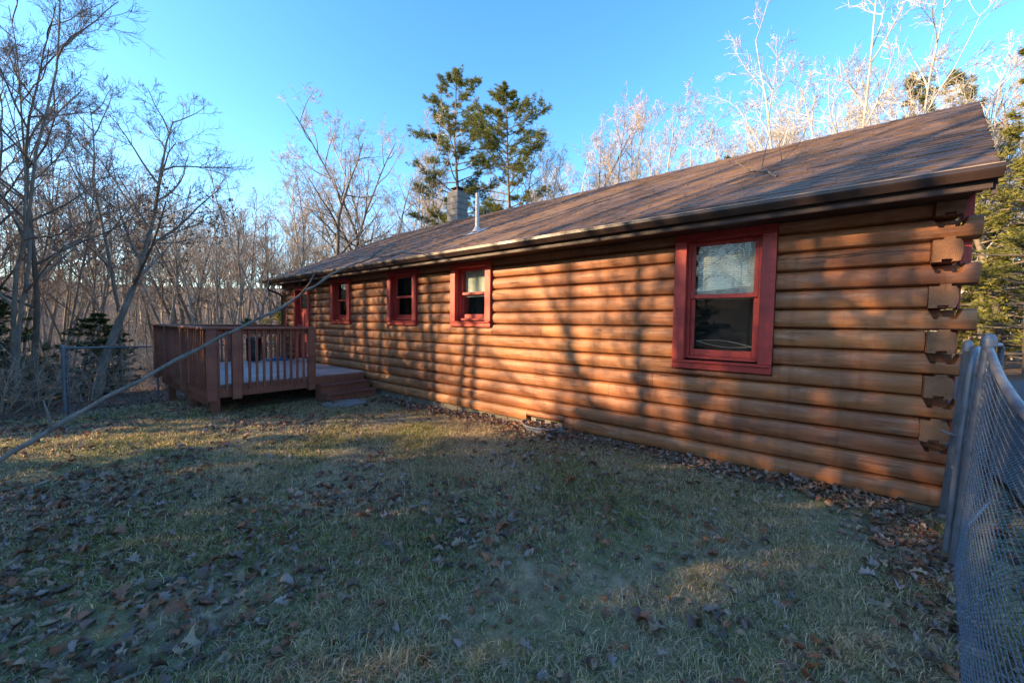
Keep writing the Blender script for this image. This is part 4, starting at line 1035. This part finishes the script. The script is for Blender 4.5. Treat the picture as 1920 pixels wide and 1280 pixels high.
# branch on the roof
def rp(x, y, q=.02): return Vector((x, y, EZ+RP*(y-EY)+q))
rb = empty('fallen_branch', rp(-.55, .9), 'dark dead branch with upturned twigs lying on the shingles', 'branch')
m = MB(); m.tube([rp(-.95, 1.72), rp(-.80, 1.45, .035), rp(-.63, 1.19, .03), rp(-.55, .86, .025), rp(-.50, .74, .02)], [.006, .010, .013, .015, .016], 7); m.build('stem', 'dead_wood', rb, smooth=True)
for P in ([rp(-.55, .86, .03), rp(-.42, .95, .05), rp(-.32, 1.12, .15), rp(-.25, 1.2, .33)], [rp(-.66, 1.24, .03), rp(-.50, 1.35, .10), rp(-.36, 1.5, .22), rp(-.27, 1.62, .42)],
          [rp(-.72, 1.32, .03), rp(-.70, 1.42, .25), rp(-.66, 1.5, .5)], [rp(-.36, 1.08, .12), rp(-.28, 1.02, .2), rp(-.22, 1.0, .27)], [rp(-.80, 1.45, .03), rp(-.98, 1.3, .04), rp(-1.12, 1.1, .05)], [rp(-.9, 1.6, .03), rp(-1.0, 1.62, .12), rp(-1.1, 1.7, .2)], [rp(-.5, 1.35, .1), rp(-.55, 1.5, .3), rp(-.5, 1.6, .45)]):
    m = MB(); m.tube(P, [.006-.0015*i*(3/len(P)) for i in range(len(P))], 5); m.build('twig', 'dead_wood', rb, smooth=True)

# ------------------------------------------------------------------ cars
def car(name, loc, rz, paint, label):
    root = bpy.data.objects.new(name, None); col.objects.link(root); ROOTLOC[root.name] = Vector((0, 0, 0)); tag(root, label, 'car')
    L = 2.25
    st = [(-L, .42, .78, .70), (-2.15, .30, .90, .82), (-1.9, .26, .95, .88), (-1.0, .24, .97, .90), (0, .24, .96, .90), (1.0, .24, .92, .90), (1.75, .25, .84, .87), (2.1, .30, .74, .80), (L, .40, .62, .68)]
    m = MB(); k = 14
    for x, z0, z1, w in st:
        for j in range(k):
            an = 2*math.pi*(j+.5)/k; cy = math.copysign(abs(math.cos(an))**.45, math.cos(an)); cz = math.copysign(abs(math.sin(an))**.55, math.sin(an)); m.v.append((x, w*cy, (z0+z1)/2+(z1-z0)/2*cz))
    for i in range(len(st)-1):
        for j in range(k): m.f.append((i*k+j, i*k+(j+1) % k, (i+1)*k+(j+1) % k, (i+1)*k+j))
    m.f += [tuple(range(k)), tuple(reversed(range((len(st)-1)*k, len(st)*k)))]
    body = auto_smooth(m.build('body', paint, root), 50)
    cb = [(-1.85, .93, .72), (-1.25, 1.40, .60), (-.2, 1.47, .60), (.35, 1.40, .60), (1.1, .93, .74)]
    m = MB()
    for x, z, w in cb: m.v += [(x, -w, z), (x, w, z)]
    for i in range(len(cb)-1): m.f.append((2*i, 2*i+1, 2*i+3, 2*i+2))
    for s in (0, 1):
        n0 = len(m.v); m.v += [(x, (w if s else -w), z) for x, z, w in cb]; m.f.append(tuple(n0+i for i in range(len(cb))))
    cabin = m.build('cabin', paint, root)
    for s in (-1, 1):
        for q in ([(-1.55, 1.0), (-1.2, 1.33), (-.45, 1.38), (-.45, 1.0)], [(-.37, 1.0), (-.37, 1.38), (.25, 1.34), (.85, 1.0)]):
            m = MB()
            for x, z in q:
                w = (.735-(z-.93)*.285)+.004; m.v.append((x, s*w, z))
            m.f.append((0, 1, 2, 3)); m.build('side_window', 'dark_glass', cabin)
    m = MB(); m.v += [(.42, -.53, 1.37), (.42, .53, 1.37), (1.02, .64, .99), (1.02, -.64, .99)]; m.v = [(x+.012, y, z+.012) for x, y, z in m.v]; m.f.append((0, 1, 2, 3)); m.build('windscreen', 'dark_glass', cabin)
    m = MB(); m.v += [(-1.32, -.53, 1.36), (-1.32, .53, 1.36), (-1.78, .62, .99), (-1.78, -.62, .99)]; m.v = [(x-.012, y, z+.012) for x, y, z in m.v]; m.f.append((0, 1, 2, 3)); m.build('rear_window', 'dark_glass', cabin)
    for x in (-1.4, 1.4):
        for s in (-1, 1):
            m = MB(); m.tube([(x, s*.70, .33), (x, s*.905, .33)], .40, 24); m.build('wheel_arch', 'black_rubber', body)
            m = MB(); yy = s*.82; pr = [(.22, -.10), (.31, -.10), (.33, -.06), (.33, .06), (.31, .10), (.22, .10)]
            n0 = 0; kk = 24
            for r_, o_ in pr:
                for i in range(kk): m.v.append((x+r_*math.cos(6.2832*i/kk), yy+o_, .33+r_*math.sin(6.2832*i/kk)))
            for j in range(5):
                for i in range(kk): m.f.append((j*kk+i, j*kk+(i+1) % kk, (j+1)*kk+(i+1) % kk, (j+1)*kk+i))
            wh = m.build('wheel', 'black_rubber', root)
            m = MB(); yo = s*.925; m.tube([(x, yo-s*.03, .33), (x, yo, .33)], .05, 12)
            for q in range(5):
                an = 6.2832*q/5+.3; c, si = math.cos(an), math.sin(an); m.tube([(x+.03*c, yo-s*.008, .33+.03*si), (x+.215*c, yo-s*.008, .33+.215*si)], [.03, .036], 6)
            m.tube([(x+.218*math.cos(6.2832*i/24), yo-s*.006, .33+.218*math.sin(6.2832*i/24)) for i in range(25)], .016, 6, False); m.build('rim', 'rim_metal', wh)
    for s in (-1, 1):
        m = MB(); m.box(2.12, 2.20, s*.60-.13, s*.60+.13, .60, .70, .015); m.build('headlight', 'lamp_clear', body)
        m = MB(); m.box(-2.24, -2.16, s*.62-.12, s*.62+.12, .70, .84, .015); m.build('tail_light', 'lamp_red', body)
        m = MB(); m.box(.70, .82, s*.98-.08, s*.98+.08, 1.0, 1.10, .02); m.build('mirror', paint, body)
    root.location = loc; root.rotation_euler = (0, 0, rz); return root
cx, cy_ = W(331, 21.5); hd = math.atan2(rt.y, rt.x)
# front wheel of the far car sits at (cx, cy_)
fx = cx+math.cos(hd)*1.4+fw.x*.8; fy = cy_+math.sin(hd)*1.4+fw.y*.8
car('parked_car', (fx, fy, gz1(fx, fy)-.0), hd+math.pi, 'car_paint_dark', 'dark car with silver spoked wheels parked beyond the deck, mostly hidden by it')
car('parked_car', (4.75, 7.2, gz1(4.75, 7.2)+.035), R(80), 'car_paint', 'dark blue car parked on the driveway beyond the fence')

# ------------------------------------------------------------------ fallen leaves
def leaf_outline(kind):
    if kind == 'oak': ws = [.04, .16, .10, .27, .14, .34, .17, .30, .12, .16, .02]
    elif kind == 'beech': ws = [.02, .13, .21, .26, .285, .285, .26, .22, .16, .09, .01]
    else: ws = [.04, .30, .18, .48, .26, .20, .36, .16, .14, .08, .01]
    return ws
def leaf_mesh(kind, rg):
    ws = leaf_outline(kind); n = len(ws); V = []; Fc = []
    curl = rg.choice((-1, 1))*rg.uniform(.8, 4.2); fold = rg.uniform(.2, 1.4); tw = rg.uniform(-.5, .5); side = rg.uniform(-.4, .4)
    for i, w in enumerate(ws):
        t_ = i/(n-1)-.5; ang = curl*t_
        if abs(curl) > .05: y = math.sin(ang)/curl; z = (1-math.cos(ang))/curl
        else: y = t_; z = 0
        for s in (-1, 0, 1):
            wj = w*rg.uniform(.85, 1.12); xx = s*wj; zz = abs(s)*wj*fold+s*tw*t_*wj
            V.append((xx*math.cos(fold*.5)+side*t_*t_, y-zz*math.sin(ang)*.5, z+zz*math.cos(ang)))
    for i in range(n-1):
        for s in (0, 1):
            a_ = i*3+s; Fc.append((a_, a_+1, a_+4, a_+3))
    V = np.array(V); V[:, 2] -= np.percentile(V[:, 2], 15); return V, np.array(Fc)
rgl = random.Random(21)
LV = []
for k, kd in enumerate(['oak']*7+['beech']*6+['maple']*2): LV.append((kd,)+leaf_mesh(kd, rgl))
LC = {'leaf_tan': (.30, .20, .125), 'leaf_grey': (.27, .195, .165), 'leaf_rust': (.25, .10, .05), 'leaf_dark': (.12, .075, .055)}
tones = list(LC); LW = [.30, .20, .25, .25]
rs = np.random.RandomState(31)
def patchy(x, y): return np.clip(.5+.28*np.sin(x*1.3+2*np.sin(y*.9))+.22*np.sin(y*2.1+1.4*np.sin(x*1.7))+.25*np.sin(x*5.1+3*np.sin(y*3.3))*np.sin(y*4.7+1.0), 0, 1)**1.8
pos = []
def add(n, xr, yr, acc):
    x = rs.uniform(*xr, n*3); y = rs.uniform(*yr, n*3); k = rs.rand(n*3) < acc(x, y); x, y = x[k][:n], y[k][:n]; pos.append(np.stack([x, y], 1))
inhouse = lambda x, y: ((y > -.02) & (x > -12.9) & (x < .9)) | ((x > -12.5) & (x < -8.25) & (y > -2.9) & (rs.rand(len(x)) < .6))
add(11000, (-11.5, 1.3), (-6.2, -.02), lambda x, y: (.12+.88*patchy(x, y))*(~inhouse(x, y))*np.where(x < -1.8, 1, .75))
add(2600, (-4, .9), (-6.2, -2.5), lambda x, y: (.2+.8*patchy(x, y)))
add(4600, (-6.2, -1.2), (-6.0, -3.6), lambda x, y: (.4+.6*patchy(x, y)))
add(5200, (-7.5, .75), (-.75, -.02), lambda x, y: np.exp(-((y+.05)/.22)**2)*(.45+.55*np.sin(x*1.9+1)**2))
add(900, (-4.4, -2.5), (-.65, -.02), lambda x, y: np.exp(-((y+.1)/.30)**2))
add(1000, (-3.52, -2.9), (-.28, .02), lambda x, y: np.ones(len(x)))
add(1800, (.0, .75), (-3.4, -.05), lambda x, y: np.exp(-((x-.62)/.22)**2))
add(6500, (-24, -11.3), (-9, 2), lambda x, y: np.ones(len(x)))
add(1600, (.75, 4.5), (-4.5, 2.5), lambda x, y: np.ones(len(x))*np.exp(-(x-.7)/1.6))
pos = np.concatenate(pos); N = len(pos)
size = np.clip(rs.lognormal(math.log(.056), .36, N), .022, .115); kind_i = rs.randint(0, len(LV), N)
tone_i = rs.choice(4, N, p=LW); rz_ = rs.uniform(0, 6.283, N); tl1 = rs.normal(0, .28, N); tl2 = rs.normal(0, .28, N); flip = rs.rand(N) < .4
z = gz(pos[:, 0], pos[:, 1])+.002+rs.rand(N)*.012
pile = np.exp(-((pos[:, 1]+.05)/.22)**2)*((pos[:, 0] > -7.4) & (pos[:, 0] < .6)); z = z+pile*rs.rand(N)*.05
inwell = (np.abs(pos[:, 0]+3.21) < .33) & (pos[:, 1] > -.28); z = np.where(inwell, z-.0+rs.rand(N)*.04, z)
d3 = np.stack([pos[:, 0], pos[:, 1]-CAM_Y, z-CAM_Z], 1); zc = d3@np.array(fw); xc = d3@np.array(rt); yc = d3@np.array(upv)
vis = (zc > .3) & (np.abs(xc/zc) < 1.33) & (np.abs(yc/zc) < .885)
score = np.where(vis, size/np.maximum(zc, .3), 0); top = np.argsort(-score)[:300]
istop = np.zeros(N, bool); istop[top] = True
def rots(i):
    return Matrix.Rotation(rz_[i], 3, 'Z') @ Matrix.Rotation(tl1[i]+(math.pi if flip[i] else 0), 3, 'X') @ Matrix.Rotation(tl2[i], 3, 'Y')
LME = {}
lname = {'oak': 'lobed oak leaf', 'beech': 'narrow oval leaf', 'maple': 'broad pointed maple leaf'}; lplur = {'oak': 'lobed oak leaves', 'beech': 'narrow oval leaves', 'maple': 'broad pointed maple leaves'}
tname = {'leaf_tan': 'dry tan', 'leaf_grey': 'pale pinkish', 'leaf_rust': 'rusty red-brown', 'leaf_dark': 'dark brown'}
for i in top:
    kd, V, Fc = LV[kind_i[i]]; tn = tones[tone_i[i]]; key = (kind_i[i], tn)
    if key not in LME: LME[key] = np_mesh('fallen_leaf', V, Fc, tn)
    o = bpy.data.objects.new('fallen_leaf', LME[key]); col.objects.link(o); s = float(size[i])
    M3 = rots(i); zlow = min((M3 @ Vector(v)).z for v in V)*s
    o.location = (pos[i, 0], pos[i, 1], z[i]-min(zlow, 0)*.55); o.rotation_euler = M3.to_euler(); o.scale = (s, s, s)
    tag(o, 'fallen %s %s lying on the lawn' % (tname[tn], lname[kd]), 'leaf', '%s %s on the lawn' % (tname[tn], lplur[kd]))
VV = []; FF = []; CC = []; n0 = 0
for k in range(len(LV)):
    ii = np.where((kind_i == k) & ~istop)[0]; kd, V, Fc = LV[k]
    if not len(ii): continue
    Ms = np.array([np.array(rots(i)) for i in ii]); P = np.einsum('nij,vj->nvi', Ms, V)*size[ii][:, None, None]
    low = np.minimum(P[:, :, 2].min(1), 0)*.55
    P[:, :, 0] += pos[ii, 0][:, None]; P[:, :, 1] += pos[ii, 1][:, None]; P[:, :, 2] += (z[ii]-low)[:, None]
    c = np.array([LC[tones[q]] for q in tone_i[ii]])*rs.uniform(.6, 1.3, (len(ii), 1))
    VV.append(P.reshape(-1, 3)); CC.append(np.repeat(c, len(V), 0)); FF.append((Fc[None]+(np.arange(len(ii))*len(V))[:, None, None]).reshape(-1, 4)+n0); n0 += len(ii)*len(V)
o = bpy.data.objects.new('leaf_litter', np_mesh('leaf_litter', np.concatenate(VV), np.concatenate(FF), 'leaf_litter', np.concatenate(CC))); col.objects.link(o); tag(o, 'scattered and drifted dead leaves over lawn and woodland edge', 'leaves', None, 'stuff')

# ------------------------------------------------------------------ grass
def grass(n, xr, yr, hr, wr, seed, tuft=0):
    r_ = np.random.RandomState(seed); x = r_.uniform(*xr, n); y = r_.uniform(*yr, n)
    if tuft:
        cx_ = r_.uniform(*xr, tuft); cy2 = r_.uniform(*yr, tuft); ti = r_.randint(0, tuft, n); sp = r_.uniform(.012, .05, tuft)[ti]
        x = cx_[ti]+r_.normal(0, 1, n)*sp; y = cy2[ti]+r_.normal(0, 1, n)*sp
    k = ~(((y > -.12) & (x > -12.9)) | ((x > -12.3) & (x < -8.4) & (y > -2.7))); 
    k &= x > -11.9+.8*np.sin(y*1.7); k &= x < .95
    pt = .5+.25*np.sin(x*2.3+1.7*np.sin(y*1.9))+.25*np.sin(y*2.9+1.3*np.sin(x*3.1)); k &= r_.rand(n) < .15+.85*np.clip(pt*1.3-.1, 0, 1)
    x, y, pt = x[k], y[k], pt[k]; n = len(x); zz = gz(x, y)-.004
    h = r_.uniform(*hr, n)*(.7+.6*pt); w = r_.uniform(*wr, n); az = r_.uniform(0, 6.283, n); bend = r_.uniform(.35, 1.6, n)
    dx_, dy_ = np.cos(az), np.sin(az); sx_, sy_ = -dy_*w*.5, dx_*w*.5
    b = np.stack([x, y, zz], 1); sd = np.stack([sx_, sy_, np.zeros(n)], 1)
    mid = b+np.stack([dx_*h*.35*bend, dy_*h*.35*bend, h*.6/(1+.35*bend)], 1); tip = b+np.stack([dx_*h*bend*.85, dy_*h*bend*.85, h*.95/(1+.9*bend)], 1)
    V = np.stack([b-sd, b+sd, mid+sd*.8, mid-sd*.8, tip+sd*.12, tip-sd*.12], 1).reshape(-1, 3)
    q = np.arange(n)[:, None]*6; Fq = np.concatenate([q+np.array([[0, 1, 2, 3]]), q+np.array([[3, 2, 4, 5]])], 0)
    gp = .5+.3*np.sin(x*1.9+2.2*np.sin(y*1.1+.5))+.2*np.sin(y*4.1+x*2.7); green = r_.rand(n) < np.clip(.1+.62*gp, .08, .8)
    cg = np.array([.24, .25, .070])*r_.uniform(.35, 1.7, (n, 1))*np.array([1, 1, 1]); cd = np.array([.74, .59, .37])*r_.uniform(.4, 1.2, (n, 1))
    c = np.where(green[:, None], cg, cd); return V, Fq, np.repeat(c, 6, 0)
gs = [grass(90000, (-5.5, .9), (-6.2, -.15), (.05, .10), (.0025, .005), 7, 2600), grass(40000, (-10, -3), (-6.0, -.3), (.05, .10), (.004, .007), 8, 1500), grass(230000, (-4.5, .95), (-6.4, -.1), (.022, .06), (.0022, .0045), 1), grass(160000, (-8.5, .95), (-6.4, -.1), (.025, .065), (.004, .007), 2), grass(90000, (-12.2, -3), (-6.2, -.1), (.03, .07), (.005, .009), 3)]
off = 0; V_, F_, C_ = [], [], []
for v, f_, c in gs: V_.append(v); F_.append(f_+off); C_.append(c); off += len(v)
o = bpy.data.objects.new('lawn_grass', np_mesh('lawn_grass', np.concatenate(V_), np.concatenate(F_), 'grass_blades', np.concatenate(C_))); col.objects.link(o); tag(o, 'short matted lawn of green and straw-coloured grass', 'grass', None, 'stuff')
